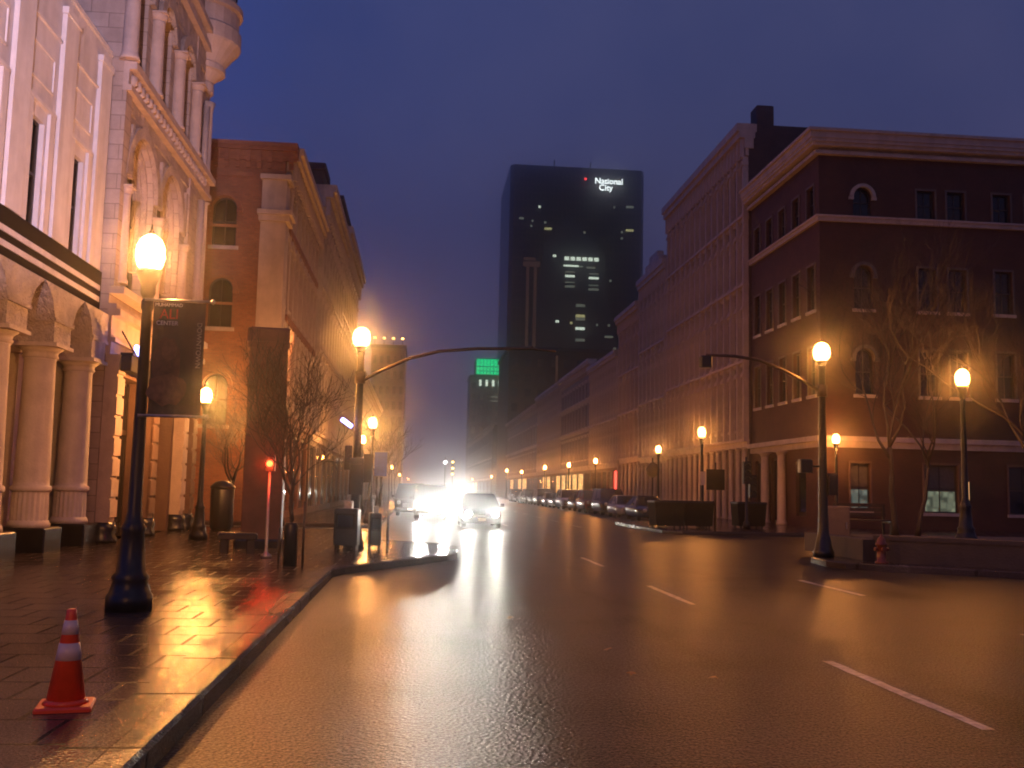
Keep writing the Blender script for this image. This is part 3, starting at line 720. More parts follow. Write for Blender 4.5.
mg = [(.6, 2.6, .3, 3.5, 0), (3.3, 5.2, .0, 3.6, 0), (6.9, 8.3, .5, 3.3, 0)]
wall_face(b, 0, LD, 0, HD, [(x-w/2, x+w/2, z, z+h, r_) for x, z, w, h, r_ in mo_]+mg, .26)
b.T = Matrix(); b.face([(WD, 0, 0), (WD, LD, 0), (WD, LD, HD), (WD, 0, HD)]); b.face([(0, LD, 0), (0, LD, HD), (WD, LD, HD), (WD, LD, 0)])
b.build('wall', M['brickd'], Dd)
r = MB(); r.box(.3, WD-.3, .3, LD-.3, HD-.3, HD-.12); r.build('roof', M['slate'], Dd)
for x, z, w, h, r_ in so: window(Dd, I, x, z, w, h, r_, rev=.24, sill='cream' if z < 15 else None, hood='arch' if r_ else 'frame', hoodm='lime' if r_ and z > 15 else 'ironfront', bars=1)
for x, z, w, h, r_ in mo_: window(Dd, FD, x, z, w, h, 0, rev=.24, sill='lime', hood='frame', hoodm='ironfront', bars=1)
for k, (x, w) in enumerate(gw_):
    window(Dd, I, x, .85, w, 2.35, 0, rev=.24, sill='cream', hood='frame', hoodm='redfront', bars=1, pane=('roomblue', 'roomgreen', 'glass', 'glass', 'glass')[k], shade=k < 2, label=('lit narrow ground-floor window', 'wide ground-floor window lit greenish', None, None, None)[k])
for a, c, z0, z1, _ in mg:
    q = MB(); q.box(a, c, .16, .24, z0, z1); o = q.build('shopfront', M['darkwood'], Dd, frame=FD); q = MB(); q.box(a+.1, c-.1, .13, .158, z0+.2, z1-.15); q.build('pane', M['glass'], o)
for x in (2.95, 5.5): column(Dd, FD, x, -.25, 0, 3.9, .24, 'cream')
def wrap(mb, z0, z1, out):
    mb.prism([(-out, -out), (WD, -out), (WD, .003), (.003, .003), (.003, LD), (-out, LD)], z0, z1)
q = MB(); wrap(q, 15.3, 15.5, .16); wrap(q, 15.5, 15.6, .24); q.build('belt_course', M['cream'], Dd)
q = MB(); wrap(q, 3.95, 4.25, .12); wrap(q, 4.25, 4.5, .3); q.build('shop_cornice', M['cream'], Dd)
q = MB()
for z0, z1, o_ in ((18.72, 18.9, .28), (18.9, 19.08, .06), (19.08, 19.25, .5), (19.25, 19.42, .6), (19.42, 19.75, .66), (19.75, 19.9, .78)): wrap(q, z0, z1-.002, o_)
q.build('cornice', M['cream'], Dd)

# right-hand terrace beyond
E1 = row_building('terrace_building', 'tallest terrace front with bracketed cornice beside the red brick corner', 'R', 19.6, 58.0, 77, 24.4, [(5.6, 8.9, .9, .4), (10, 13, .9, .4), (14.7, 17.6, .9, .4), (19, 22, .9, .4)], 1.36, 'ironfront', 'cream', corn=(2.0, .75), ground='columns', gz=5.0, hood='arch', D=4.6)
q = MB(); q.bbox(17.6, 18.8, .6, 1.7, 24.0, 25.6, .05); q.build('chimney', M['brickdark'], E1)
F1 = row_building('terrace_building', 'narrow-windowed terrace front with stepped parapet beside the tallest front', 'R', 19.5, 77.2, 86.5, 20.4, [(5.4, 8.6, 1.0, 0), (9.6, 13, 1.0, 0), (14.2, 17.6, 1.0, .35)], 1.55, 'greyfront', 'lime', corn=(1.8, .6), ground='columns', gz=4.7)
q = MB(); q.bbox(2.2, 7.1, -.3, .5, 20.25, 21.1, .06); q.bbox(3.2, 6.1, -.2, .4, 21.1, 21.7, .06); q.build('parapet_block', M['lime'], F1)
F2 = row_building('terrace_building', 'slightly lower terrace front with wide plain windows next to the stepped parapet', 'R', 19.6, 86.7, 96, 18.7, [(5.4, 8.4, 1.15, 0), (9.4, 12.2, 1.15, 0), (13.2, 15.8, 1.15, 0)], 1.85, 'ironfront', 'cream', corn=(1.5, .8), ground='columns', gz=4.9)
G1 = row_building('terrace_building', 'low dark terrace front with red neon strips at street level', 'R', 19.5, 96.2, 112, 15.6, [(5.4, 8, .8, 0), (9.2, 12.4, .8, 0)], 1.6, 'redfront', 'lime', corn=(1.4, .7), gz=4.6, shop={4: 'neon'})
G2 = row_building('terrace_building', 'plain pale terrace front with lit shop windows past the neon strips', 'R', 19.5, 112.3, 136, 16.8, [(5.4, 8, 1, 0), (9.2, 11.8, 1, 0), (12.6, 14.4, 1, 0)], 2.4, 'greyfront', 'lime', corn=(1.2, .6), cols=False, shop={0: 'shop', 1: 'shop', 2: 'shop', 3: 'shop'})
G3 = row_building('terrace_building', 'brown terrace front with bright shops midway down the right row', 'R', 19.5, 136.3, 162, 16.6, [(5.4, 8, 1, .4), (9.2, 11.8, 1, .4), (12.6, 14.4, 1, .4)], 2.4, 'redfront', 'lime', corn=(1.6, .8), shop={1: 'shop', 2: 'shop', 4: 'shop'})
H1 = row_building('terrace_building', 'long low front just before the dark mid-rise block', 'R', 19.5, 162.3, 220, 16, [(5.4, 8, 1.3, 0), (9.4, 12.4, 1.3, 0)], 4, 'greyfront', 'lime', corn=(1.2, .6), cols=False, shop={1: 'shop', 3: 'shop', 4: 'shop'})
H2 = row_building('terrace_building', 'farthest low front at the end of the right row', 'R', 18.5, 252, 370, 18, [(5.4, 8.4, 1.6, 0), (10, 13.4, 1.6, 0)], 7, 'greyfront', 'lime', corn=(1.2, .6), cols=False, shop={0: 'shop', 2: 'shop', 3: 'shop'})
MD = block('mid_rise_block', 'dark mid-rise block in front of the tower', 19.6, 46, 222, 250, 33, 'brickdark', nx=9, nz=8)
q = MB(); q.box(-2.6, -2.1, -.2, .02, 21, 32); q.build('lit_strip', M['roseglow'], MD)

# ------------------------------------------------------------------ tower, green-topped block
TW = empty('office_tower', (64.0, 410, 0), 0, 'tall dark glass office tower with white sign near its top', 'tower')
w2 = 28.8; HT = 139
b = MB()
poly = [(-w2, 2), (-w2+1.5, 0), (w2-1.5, 0), (w2, 2), (w2, 50), (-w2, 50)]
b.prism(poly, 0, HT); b.build('wall', M['towerglass'], TW)
q = MB()
for i in range(30): x = -w2+1.8+i*(2*w2-3.6)/29; q.box(x-.18, x+.18, -.25, .02, 0, HT-3.2)
for j in range(36): q.box(-w2+1.6, w2-1.6, -.16, .02, 6+j*3.55, 6.9+j*3.55)
q.build('mullion', M['brownsteel'], TW)
q = MB(); q.extr([(-20, 0), (18, 0), (18, 60), (8, 105), (-4, 118), (-14, 105), (-20, 60)], -2.4, -.3); q.build('curved_bay', M['towerbay'], TW)
for x in (-9, 7): 
    q = MB(); q.tube([(x, 10, HT), (x, 10, HT+6)], .25, 6); q.build('mast', M['dark'], TW)
def pix_t(px, py): 
    return ((px-417)/1000*408-62.5 - .0*py, 0)
def lit(x, z, w, h, m, y=-2.75):
    q = MB(); q.box(x-w/2, x+w/2, y, y+.3, z-h/2, z+h/2); q.build('window_glow', M[m], TW)
fx = lambda px: (px-574)*.4185 + 0.2
fz = lambda py: 137 - (py-168)*.4405
for k in range(6): lit(fx(562.5+k*6), fz(255), 1.9, 1.5, 'officew')
lit(fx(575-8), fz(262), 6.4, .7, 'officew'); lit(fx(575+12), fz(263), 3.6, .7, 'officed'); lit(fx(575+2), fz(262.5), 1.5, .6, 'officed')
for px, py in ((566, 272), (566, 282)): lit(fx(px), fz(py), 4, .9, 'officew' if py < 280 else 'officed'); lit(fx(px), fz(py-4), 4, .4, 'officed')
for px, py in ((590, 273), (590, 284)): lit(fx(px), fz(py), 4.2, .9, 'officew' if py < 280 else 'officed'); lit(fx(px), fz(py-4), 4, .4, 'officed')
for py, m in ((300, 'officed'), (310, 'officey'), (313, 'officed'), (322, 'officew'), (333, 'officed'), (350, 'officed')): lit(fx(577), fz(py), 3.9, 1.1, m)
for px, py, w, m in ((534, 206, .9, 'officew'), (543, 227, 3, 'officey'), (516, 218, 2, 'officed'), (526, 225, .8, 'officed'), (527, 220, .7, 'officed'), (540, 221, 1, 'officed'), (626, 202, 3.2, 'officed'), (626, 225, 3.2, 'officey'), (610, 203, .7, 'officed'), (618, 227, .8, 'officed'), (618, 233, .8, 'officed'), (550, 253, 1.4, 'officew'), (554, 316, 1.5, 'officew'), (568, 317, 1, 'officey'), (594, 318, .8, 'officed'), (606, 318, .9, 'officed'), (607, 275, .9, 'officed'), (580, 229, 1, 'officed'), (606, 329, 3.5, 'officed'), (612, 340, 1, 'officed')):
    lit(fx(px), fz(py), w, .9, m)
for px in (523.5, 531): lit(fx(px), fz(308), 1.3, 38, 'roseglow')  # reflection in the tower glass painted as glowing strips, next line too
lit(fx(527), fz(262), 7, 2.2, 'roseglow'); lit(fx(525), fz(257), 5, 1.2, 'roseglow')
text_part('sign_letters', 'National', 3.5, M['sign'], TW, TR(fx(604), -2.9, fz(178)), .2)
text_part('sign_letters', 'City', 3.5, M['sign'], TW, TR(fx(601), -2.9, fz(184.5)), .2)
q = MB(); q.lathe([(.05, 0), (.5, .3), (.5, .8), (.05, 1.1)], fx(580), -3.1, 8); q.T = Matrix(); o = q.build('beacon', M['beacon'], TW); o.location = (0, 0, fz(178))

GB = block('office_block', 'far office block with a bright green lit crown', 19.2, 34.6, 386, 405, 45, 'greyfront', nx=5, nz=9)
q = MB(); q.bbox(-5.6, 5.6, .5, 12, 45.8, 52.6, .3); q.build('crown', M['dark'], GB)
q = MB(); q.box(-5.5, 5.3, .2, .45, 46.2, 52.2); 
gr = q.build('crown_light', M['green'], GB)
q = MB()
for i in range(9): q.box(-5.4+i*1.33, -5.25+i*1.33, .05, .19, 46.2, 52.2)
q.box(-5.5, 5.3, .05, .18, 49.1, 49.35); q.box(-4.5, 4.4, .05, .17, 47.4, 47.6)
q.build('crown_louvre', M['dark'], gr)
for i in range(4):
    q = MB(); q.box(-4.2+i*2.5, -3.3+i*2.5, -.35, .25, 41.6, 44); q.build('window_glow', M['officew'], GB)
q = MB(); q.box(.5, 5, -.3, .1, 37.2, 37.7); q.box(.5, 5, -.3, .1, 35.6, 36.1); q.build('window_glow', M['officed'], GB)
q = MB(); q.lathe([(.5, 30), (.45, 55), (.1, 58)], 8.6, -.6, 8); q.build('mast', M['steel'], GB)

# ------------------------------------------------------------------ street lamps
bulbs = {}
def bulb(parent, z, kind, energy, color, r=.13):
    if kind not in bulbs:
        l = bpy.data.lights.new('bulb', 'POINT'); l.energy = energy; l.color = color; l.shadow_soft_size = r; bulbs[kind] = l
    o = bpy.data.objects.new('bulb', bulbs[kind]); col.objects.link(o); o.parent = parent; o.location = z if isinstance(z, tuple) else (0, 0, z); return o
SOD = (1.0, .385, .095)
def make_lamp(loc, label, far=False, scale=1):
    t = empty('street_lamp', loc, 0, label, 'street lamp', 'lit globe street lamps', scale)
    p = MB()
    p.lathe([(.27, 0), (.27, .16), (.24, .2), (.2, .34), (.22, .38), (.17, .44), (.13, .9), (.15, .95), (.11, 1.02), (.085, 1.15), (.06, 3.55), (.075, 3.58), (.075, 3.66), (.055, 3.7)], 0, 0, 12)
    post = p.build('post', M['black'], t)
    c = MB(); c.lathe([(.06, 3.7), (.09, 3.76), (.09, 3.86), (.13, 3.96), (.15, 4.0), (.15, 4.05)], 0, 0, 12); c.build('lamp_holder', M['black'], t)
    gl = MB(); gl.lathe([(.10, 4.05), (.15, 4.11), (.175, 4.22), (.168, 4.33), (.13, 4.42), (.06, 4.48), (.03, 4.49)], 0, 0, 12); gl.build('globe', M['lampfar' if far else 'lamp'], t); bulb(t, 4.25, 'dim' if far else 'bright', 360 if far else 980, (1, .335, .065) if far else SOD)
    f = MB(); f.lathe([(.03, 4.488), (.045, 4.51), (.02, 4.55), (.008, 4.62)], 0, 0, 8); f.build('finial', M['black'], t)
    return t
L0 = make_lamp((-3.32, 12.3, .154), 'street lamp holding the banner, standing on the wet sidewalk behind the traffic cone')
LF = None
for x, y, s, lab in (
    (14.0, 24.6, 1.0, 'street lamp rising behind the low wall, right of the bare tree'),
    (-5.72, 27.4, .9, 'street lamp lighting the brick wall, between the ornate building and the slab'),
    (-5.9, 38.6, .95, 'assumed unseen street lamp by the alley, hidden behind the red-brown slab pillar'),  # unseen lamp, assumed and added to light the brick wall orange
    (-1.95, 42.5, .98, 'street lamp beside the blue banner, just beyond the left signal pole'),
    (-3.2, 58, .98, 'smaller lower street lamp just left of the blue banner'),
    (-3.3, 92, .95, 'street lamp among the bare trees along the left terrace'),
    (-3.3, 131, .95, 'street lamp third beyond the left signal pole, in the hazy distance'),
    (-3.6, 205, .95, 'street lamp deep in the left row, before the distant office block'),
    (-3.0, 330, 1.0, 'street lamp farthest down the left side of the street'),
    (19.75, 45.9, 1.0, 'street lamp at the corner of the red brick building'),
    (13.6, 47.2, 1.05, 'street lamp over the crossing with the refuse bins'),
    (15.8, 65, 1.03, 'street lamp before the tallest terrace front'),
    (15.9, 89, 1.0, 'street lamp before the narrow-windowed terrace front'),
    (15.9, 105, 1.0, 'street lamp beside the red neon strips'),
    (15.9, 125, 1.03, 'street lamp before the plain pale terrace front'),
    (15.8, 152, 1.0, 'street lamp before the brown terrace front with bright shops'),
    (15.8, 178, 1.15, 'street lamp before the long low front, taller than its neighbours'),
    (15.8, 215, 1.0, 'street lamp at the foot of the dark mid-rise block'),
    (15.8, 290, 1.0, 'street lamp farthest down the right side of the street')):
    if x > 5 and LF is None: LF = make_lamp((x, y, .55), lab, True, s)
    else: dup(LF if (x > 5 or y > 60) else L0, (x, y, .154), 0, lab, scale=s)

# banner on the first lamp
BN = empty('street_banner', (-3.32, 12.18, 2.45), 0, 'dark banner with red and white lettering hung from the nearest lamp post', 'banner')
q = MB(); n = 10
for i in range(n):
    x0, x1 = .12+i*.066, .12+(i+1)*.066; y0, y1 = .02*math.sin(i*.9), .02*math.sin((i+1)*.9)
    for a, c in ((0, 1.38),):
        q.face([(x0, y0, a), (x1, y1, a), (x1, y1, c), (x0, y0, c)], 0, True); q.face([(x1, y1+.006, a), (x0, y0+.006, a), (x0, y0+.006, c), (x1, y1+.006, c)], 0, True)
q.build('cloth', M['cloth'], BN)
q = MB()
for z in (-.02, 1.4): q.tube([(-.0, .0, z), (.86, 0, z)], .018, 8); q.lathe([(.01, z-.035), (.035, z), (.01, z+.035)], .87, 0, 8)
q.build('bracket', M['steel'], BN)
def blob(cx, cz, rx, rz, y, seed, n=18):
    rr = random.Random(seed); return [(cx + rx*math.cos(2*math.pi*k/n)*rr.uniform(.82, 1.1), cz + rz*math.sin(2*math.pi*k/n)*rr.uniform(.82, 1.1)) for k in range(n)]
q = MB(); q.extr(blob(.33, .62, .19, .34, 0, 3), -.034, -.028); q.extr(blob(.34, .3, .26, .2, 0, 5), -.036, -.029, 1); q.extr(blob(.36, .78, .1, .14, 0, 9), -.042, -.035, 1)
q.build('printed_figure', [M['skin'], M['skin2']], BN)
text_part('red_letters', 'ALI', .17, M['redtxt'], BN, TR(.33, -.034, 1.22))
text_part('white_letters', 'CENTER', .075, M['whtxt'], BN, TR(.31, -.034, 1.11))
text_part('white_letters', 'MUHAMMAD', .06, M['whtxt'], BN, TR(.32, -.034, 1.335))
o = text_part('side_letters', 'DOWNTOWN', .085, M['sidetxt'], BN, Matrix()); o.matrix_basis = Matrix.Translation((.72, -.034, .85)) @ Matrix.Rotation(R(90), 4, 'X') @ Matrix.Rotation(R(-90), 4, 'Z')
# blue banner further on
BN.scale = (.92, 1, .98)
BB = empty('street_banner', (-1.9, 42.2, 2.1), 0, 'small blue banner on a far lamp post past the signal pole', 'banner')
q = MB(); q.box(.1, .62, -.008, .0, .0, 1.0); q.build('cloth', M['clothblue'], BB)
q = MB(); q.tube([(0, 0, 1.02), (.7, 0, 1.02)], .016, 6); q.tube([(0, 0, -.02), (.7, 0, -.02)], .016, 6); q.build('bracket', M['steel'], BB)

# ------------------------------------------------------------------ traffic cone
CN = empty('traffic_cone', (-2.27, 7.05, .152), R(12), 'orange traffic cone with two pale reflective bands on the wet sidewalk', 'traffic cone', scale=.92)
q = MB(); q.bbox(-.19, .19, -.19, .19, 0, .035, .03); q.lathe([(.16, .035), (.14, .06), (.135, .065)], 0, 0, 20); q.build('base', M['orange'], CN)
def rz_(z): return .132 - (.132-.032)*(z-.06)/.62
q = MB(); q.lathe([(rz_(.06), .06), (rz_(.66), .66), (.034, .69), (.02, .70)], 0, 0, 24); q.build('body', M['orange'], CN)
for a, c in ((.34, .46), (.52, .62)):
    q = MB(); q.lathe([(rz_(a)+.003, a), (rz_(c)+.003, c)], 0, 0, 24); q.build('reflective_band', M['reflect'], CN)

# ------------------------------------------------------------------ slab, planter, red signal, tree on left
SL = empty('stone_slab_marker', (-3.66, 24.6, .15), R(4), 'tall red-brown slab pillar standing on the sidewalk', 'pillar')
q = MB(); q.bbox(-.46, .46, -.4, .4, 0, 4.9, .02); q.build('shaft', M['rust'], SL)
q = MB(); q.bbox(-.52, .52, -.46, .46, 4.9, 5.25, .05); q.box(-.49, .49, -.43, .43, 4.75, 4.899); q.build('cap', M['rust'], SL)
q = MB(); q.bbox(-.6, .6, -.52, .52, 0, .22, .04); q.build('footing', M['blackstone'], SL)
BE = empty('bench', (-3.75, 22.6, .15), R(8), 'low dark bench in front of the red-brown slab', 'bench')
q = MB(); q.bbox(-.55, .3, -.22, .22, .3, .44, .03); q.build('seat', M['blackstone'], BE)
for x in (-.4, .16):
    q = MB(); q.bbox(x-.09, x+.09, -.18, .18, 0, .3, .02); q.build('leg', M['blackstone'], BE)
RS = empty('crossing_signal', (-3.05, 21.2, .15), 0, 'thin post with a glowing red signal light beside the slab', 'signal')
q = MB(); q.lathe([(.11, 0), (.11, .06), (.05, .1), (.032, .16), (.03, 1.78)], 0, 0, 10); q.build('post', M['steel'], RS)
q = MB(); q.bbox(-.1, .1, -.06, .1, 1.78, 2.1, .02); q.extr([(-.09, 2.0), (.09, 2.0), (.07, 2.06), (-.07, 2.06)], -.16, -.061); ho = q.build('signal_head', M['black'], RS)
q = MB(); q.T = Matrix.Translation((0, -.065, 1.93)) @ Matrix.Rotation(R(90), 4, 'X'); q.lathe([(.065, -.0), (.065, .02), (.03, .035)], 0, 0, 14); q.build('lens', M['redlamp'], ho); bulb(RS, (0, -.2, 1.93), 'red', 48, (1, .05, .01), .07)

def make_tree(name, loc, label, seed, h, spread, r0, forks=2, trunk=.35, lean=0, group='bare winter street trees', up=.55, depth=5, density=2):
    rr = random.Random(seed)
    t = empty(name, loc, 0, label, 'tree', group)
    tm = MB(); cm = MB()
    th = h*trunk
    pts = []; r = []
    for i in range(7):
        k = i/6; pts.append(Vector((lean*k + rr.uniform(-.03, .03), rr.uniform(-.03, .03), th*k))); r.append(r0*(1.35 if i == 0 else 1.0-.3*k))
    tm.tube(pts, r, 9); top = pts[-1]
    def grow(p, d, L, rad, lev):
        n = 4; q = [p.copy()]; rads = [rad]; dd = d.copy()
        for i in range(n):
            dd = (dd + Vector((rr.uniform(-.3, .3), rr.uniform(-.3, .3), rr.uniform(-.16, .24)*up*1.3))).normalized()
            q.append(q[-1] + dd*L/n); rads.append(max(.004, rad*(1-.45*(i+1)/n)))
        cm.tube(q, rads, 6 if lev > 3 else (4 if lev > 1 else 3), caps=lev > 3)
        if lev <= 0: return
        for k in range(density if lev > 1 else density+1):
            s = rr.randint(1, n); b = q[s]
            ax = Vector((rr.uniform(-1, 1), rr.uniform(-1, 1), rr.uniform(-.15, .9)*up*1.6)).normalized()
            nd = (dd*.75 + ax*.75*spread).normalized()
            grow(b, nd, L*rr.uniform(.55, .8), max(.005, rads[s]*rr.uniform(.5, .72)), lev-1)
        grow(q[-1], dd, L*.7, rads[-1], lev-1)
    for k in range(forks+2):
        a = 2*math.pi*k/(forks+2) + rr.uniform(-.4, .4)
        d = Vector((math.cos(a)*.55*spread, math.sin(a)*.55*spread, 1)).normalized()
        grow(top - Vector((0, 0, th*.12*(k % 2))), d, (h-th)*.42, r0*.5, depth-1)
    tm.build('trunk', M['bark'], t); cm.build('crown', M['bark'], t)
    return t
TL = make_tree('bare_tree', (-2.32, 19.2, .15), 'slim bare young tree staked in the left sidewalk', 11, 4.3, .8, .06, trunk=.3, up=1.1, depth=5, density=3)
q = MB(); q.lathe([(.13, 0), (.13, .75), (.11, .8)], 0, 0, 10); q.build('trunk_guard', M['black'], TL)
for x, y, h in ((.24, -.05, 1.2), (-.22, .08, .7)):
    q = MB(); q.tube([(x, y, 0), (x, y, h)], .022, 6); q.build('stake', M['darkwood'], TL)
for i, (x, y, h, lab) in enumerate(((-2.6, 66, 6.5, 'bare street tree standing nearest the left terrace beyond the cross street'), (-2.8, 80, 7, 'bare street tree second along the far left sidewalk'), (-2.7, 98, 7.5, 'bare street tree third along the far left sidewalk'), (-2.6, 118, 8, 'bare street tree most distant on the left sidewalk'), (-6.9, 38.6, 5, 'bare thin tree by the alley in front of the brick wall'))):
    make_tree('bare_tree', (x, y, .15 if i < 4 else .02), lab, 40+i, h, .9, .09, depth=4 if i < 4 else 5, density=3)

# ------------------------------------------------------------------ signal poles
def signal_pole(loc, label, arm, globe):
    t = empty('signal_pole', loc, 0, label, 'signal pole')
    p = MB(); p.lathe([(.26, 0), (.26, .14), (.22, .2), (.17, .5), (.15, .55), (.13, .7), (.115, 1.2), (.085, 4.75), (.1, 4.78), (.1, 4.84)], 0, 0, 14); p.build('pole', M['black'], t)
    c = MB(); c.lathe([(.09, 4.84), (.13, 4.92), (.16, 4.98)], 0, 0, 12); c.build('lamp_holder', M['black'], t)
    gl = MB(); gl.lathe([(.12, 4.98), (.19, 5.06), (.215, 5.18), (.2, 5.3), (.15, 5.39), (.06, 5.45)], 0, 0, 12); gl.build('globe', M[globe], t); bulb(t, 5.2, 'dim' if globe == 'lampfar' else 'bright', 300, SOD)
    a = MB(); a.tube(arm, [.05]+[.042]*(len(arm)-2)+[.03], 8); a.lathe([(.13, 4.05), (.13, 4.35)], 0, 0, 12); a.build('mast_arm', M['brownsteel'], t)
    return t
SP = signal_pole((-1.5, 25, .15), 'left signal pole topped by a lit globe, with long mast arm over the road', [(0, 0, 4.1), (.5, 0, 4.38), (1.2, 0, 4.72), (1.95, 0, 4.93), (2.9, 0, 5.03), (4.3, 0, 5.08), (4.9, 0, 5.03)], 'lamp')
q = MB(); q.bbox(-.16, .18, -.2, -.1, 1.3, 2.2, .02); q.bbox(-.3, -.12, -.1, .1, 1.9, 2.5, .02); q.build('control_box', M['black'], SP)
q = MB(); q.bbox(.16, .4, -.1, .12, 1.6, 2.3, .02); hd = q.build('signal_head', M['black'], SP)
q = MB(); q.T = Matrix.Translation((-.27, -.2, 3.05)) @ Matrix.Rotation(R(35), 4, 'Y'); q.bbox(-.16, .16, -.05, .05, -.05, .05, .02); q.build('blue_lamp', M['bluelamp'], SP)
q = MB()
q.lathe([(.03, 5.08), (.03, 5.14)], 4.3, 0, 6); q.build('arm_clamp', M['brownsteel'], SP)
SR = signal_pole((10.25, 24.65, .152), 'right signal pole topped by a lit globe, beside the low wall', [(0, 0, 4.15), (-.45, 0, 4.42), (-1.0, 0, 4.7), (-1.65, 0, 4.94), (-2.3, 0, 5.02), (-3.05, 0, 5.03)], 'lampfar')
def signal_head(parent, x, y, z):
    q = MB(); q.bbox(x-.17, x+.17, y-.1, y+.12, z-.5, z+.5, .03)
    for k in range(3): q.T = Matrix.Translation((x, y-.1, z+.3-.3*k)) @ Matrix.Rotation(R(90), 4, 'X'); q.lathe([(.12, 0), (.12, .16)], 0, 0, 12, a0=0, a1=math.pi)
    q.T = Matrix(); return q.build('signal_head', M['black'], parent)
q = MB(); q.bbox(-.62, -.3, -.12, .14, 2.1, 2.45, .03); q.tube([(-.3, 0, 2.27), (0, 0, 2.27)], .03, 6); q.build('crossing_signal', M['black'], SR)
q = MB(); q.bbox(.1, .36, -.12, .12, 1.55, 2.1, .03); q.build('control_box', M['black'], SR)
q = MB(); q.bbox(-3.2, -2.9, -.1, .1, 4.7, 5.0, .03); q.build('arm_camera', M['black'], SR)

NB = empty('newspaper_box', (-1.62, 24.2, .15), R(-6), 'dark newspaper box on the kerb at the foot of the left signal pole', 'newspaper box')
q = MB(); q.bbox(-.28, .28, -.24, .24, .12, .98, .03); q.build('cabinet', M['black'], NB)
q = MB(); q.bbox(-.22, .22, -.262, -.241, .5, .86, .01); dr = q.build('door', M['dark'], NB)
q = MB(); q.box(-.18, .18, -.27, -.263, .55, .82); q.build('pane', M['glass'], dr)
q = MB(); q.bbox(-.08, .12, -.14, .1, .98, 1.16, .02); q.build('coin_box', M['steel'], NB)
for x in (-.22, .22):
    q = MB(); q.box(x-.03, x+.03, -.2, .2, 0, .12); q.build('leg', M['black'], NB)
NB2 = dup(NB, (-.98, 24.5, .15), R(10), 'narrower grey-edged newspaper box right of the signal pole foot'); NB2.scale = (.5, .8, .9)
q = MB(); q.lathe([(.035, 0), (.035, .9), (.05, .92), (.05, .98)], 0, 0, 8)
BO = tag(q.build('bollard', M['steel'], None, (-.66, 24.3, .15)), 'slim pale steel bollard beside the newspaper boxes', 'bollard')

# litter bin in front of the alley, by the brick wall
LBn = empty('litter_bin', (-6.3, 33.5, .15), 0, 'dark round litter bin standing against the lit brick wall', 'litter bin')
q = MB(); q.lathe([(.3, 0), (.36, .1), (.38, 1.3), (.36, 1.34)], 0, 0, 16); q.build('body', M['black'], LBn)
q = MB(); q.lathe([(.4, 1.34), (.4, 1.4), (.25, 1.55), (.05, 1.6)], 0, 0, 16); q.build('lid', M['black'], LBn)

# ------------------------------------------------------------------ right corner plaza
WL = empty('low_wall', (10.9, 23.15, .15), 0, 'low dark stone planter wall along the right-hand kerb', 'wall')
p0 = Vector((0, 0)); p1 = Vector((2.6, -2.02)); p2 = Vector((6.2, -4.7))
def wallseg(mb, a, b, t, z0, z1, ov=0):
    d = (b-a).normalized(); nrm = Vector((-d.y, d.x)); a2 = a - d*ov; b2 = b + d*ov
    mb.prism([tuple(a2 - nrm*ov), tuple(b2 - nrm*ov), tuple(b2 + nrm*(t+ov)), tuple(a2 + nrm*(t+ov))], z0, z1)
q = MB(); wallseg(q, p0, p1, .4, 0, .52); wallseg(q, p1 + (p2-p1).normalized()*.003, p2, .4, 0, .5); wallseg(q, p0 + Vector((.25, .45)), p0 + Vector((.35, 4.4)), .35, 0, .5); q.build('wall_body', M['wallstone'], WL)
q = MB(); wallseg(q, p0, p1, .4, .521, .62, .04); wallseg(q, p1 + (p2-p1).normalized()*.09, p2, .4, .501, .6, .04); q.build('coping', M['wallstone'], WL)
q = MB(); q.prism([(.55, .4), (3.0, -1.5), (6.3, -4.0), (11, -4), (11, 4.4), (.55, 4.4)], 0, .4); pb = q.build('planter_soil', M['soil'], WL)
FHy = empty('fire_hydrant', (10.75, 22.52, .152), 0, 'orange-red fire hydrant in front of the low wall', 'fire hydrant')
q = MB(); q.lathe([(.15, 0), (.15, .04), (.1, .06), (.1, .4), (.13, .42), (.13, .46), (.1, .48), (.09, .55), (.05, .61), (.025, .63), (.025, .67)], 0, 0, 14); q.build('barrel', M['hyd'], FHy)
for s in (-1, 1):
    q = MB(); q.tube([(s*.09, 0, .33), (s*.17, 0, .33)], .045, 8); q.build('outlet', M['hyd'], FHy)
q = MB(); q.tube([(0, -.09, .33), (0, -.17, .33)], .055, 8); q.build('outlet', M['hyd'], FHy)
make_tree('bare_tree', (13.8, 28.0, .55), 'spreading bare tree behind the low wall, left of the lamp', 5, 8.6, .62, .095, trunk=.3, depth=6, lean=-.15, up=.75, density=2)
make_tree('bare_tree', (14.95, 28.9, .55), 'thinner leaning bare tree behind the low wall', 8, 7.4, .55, .07, trunk=.3, depth=5, lean=.4, up=.75)
make_tree('bare_tree', (16.5, 25.6, .55), 'bare tree nearest the right edge of the picture, by the low wall', 15, 8.2, .62, .095, trunk=.3, depth=6, up=.75, density=2)
UC = empty('utility_cabinet', (12.1, 28.3, .15), 0, 'pale utility cabinet standing behind the right signal pole', 'utility cabinet')
q = MB(); q.bbox(-.35, .35, -.3, .3, .1, 1.25, .03); q.box(-.4, .4, -.34, .34, 0, .1); q.build('body', M['ironfront'], UC)
q = MB(); q.bbox(-.3, .3, -.32, -.301, .2, 1.12, .01); d_ = q.build('door', M['ironfront'], UC); q = MB(); q.box(.2, .24, -.34, -.321, .6, .8); q.build('handle', M['steel'], d_)
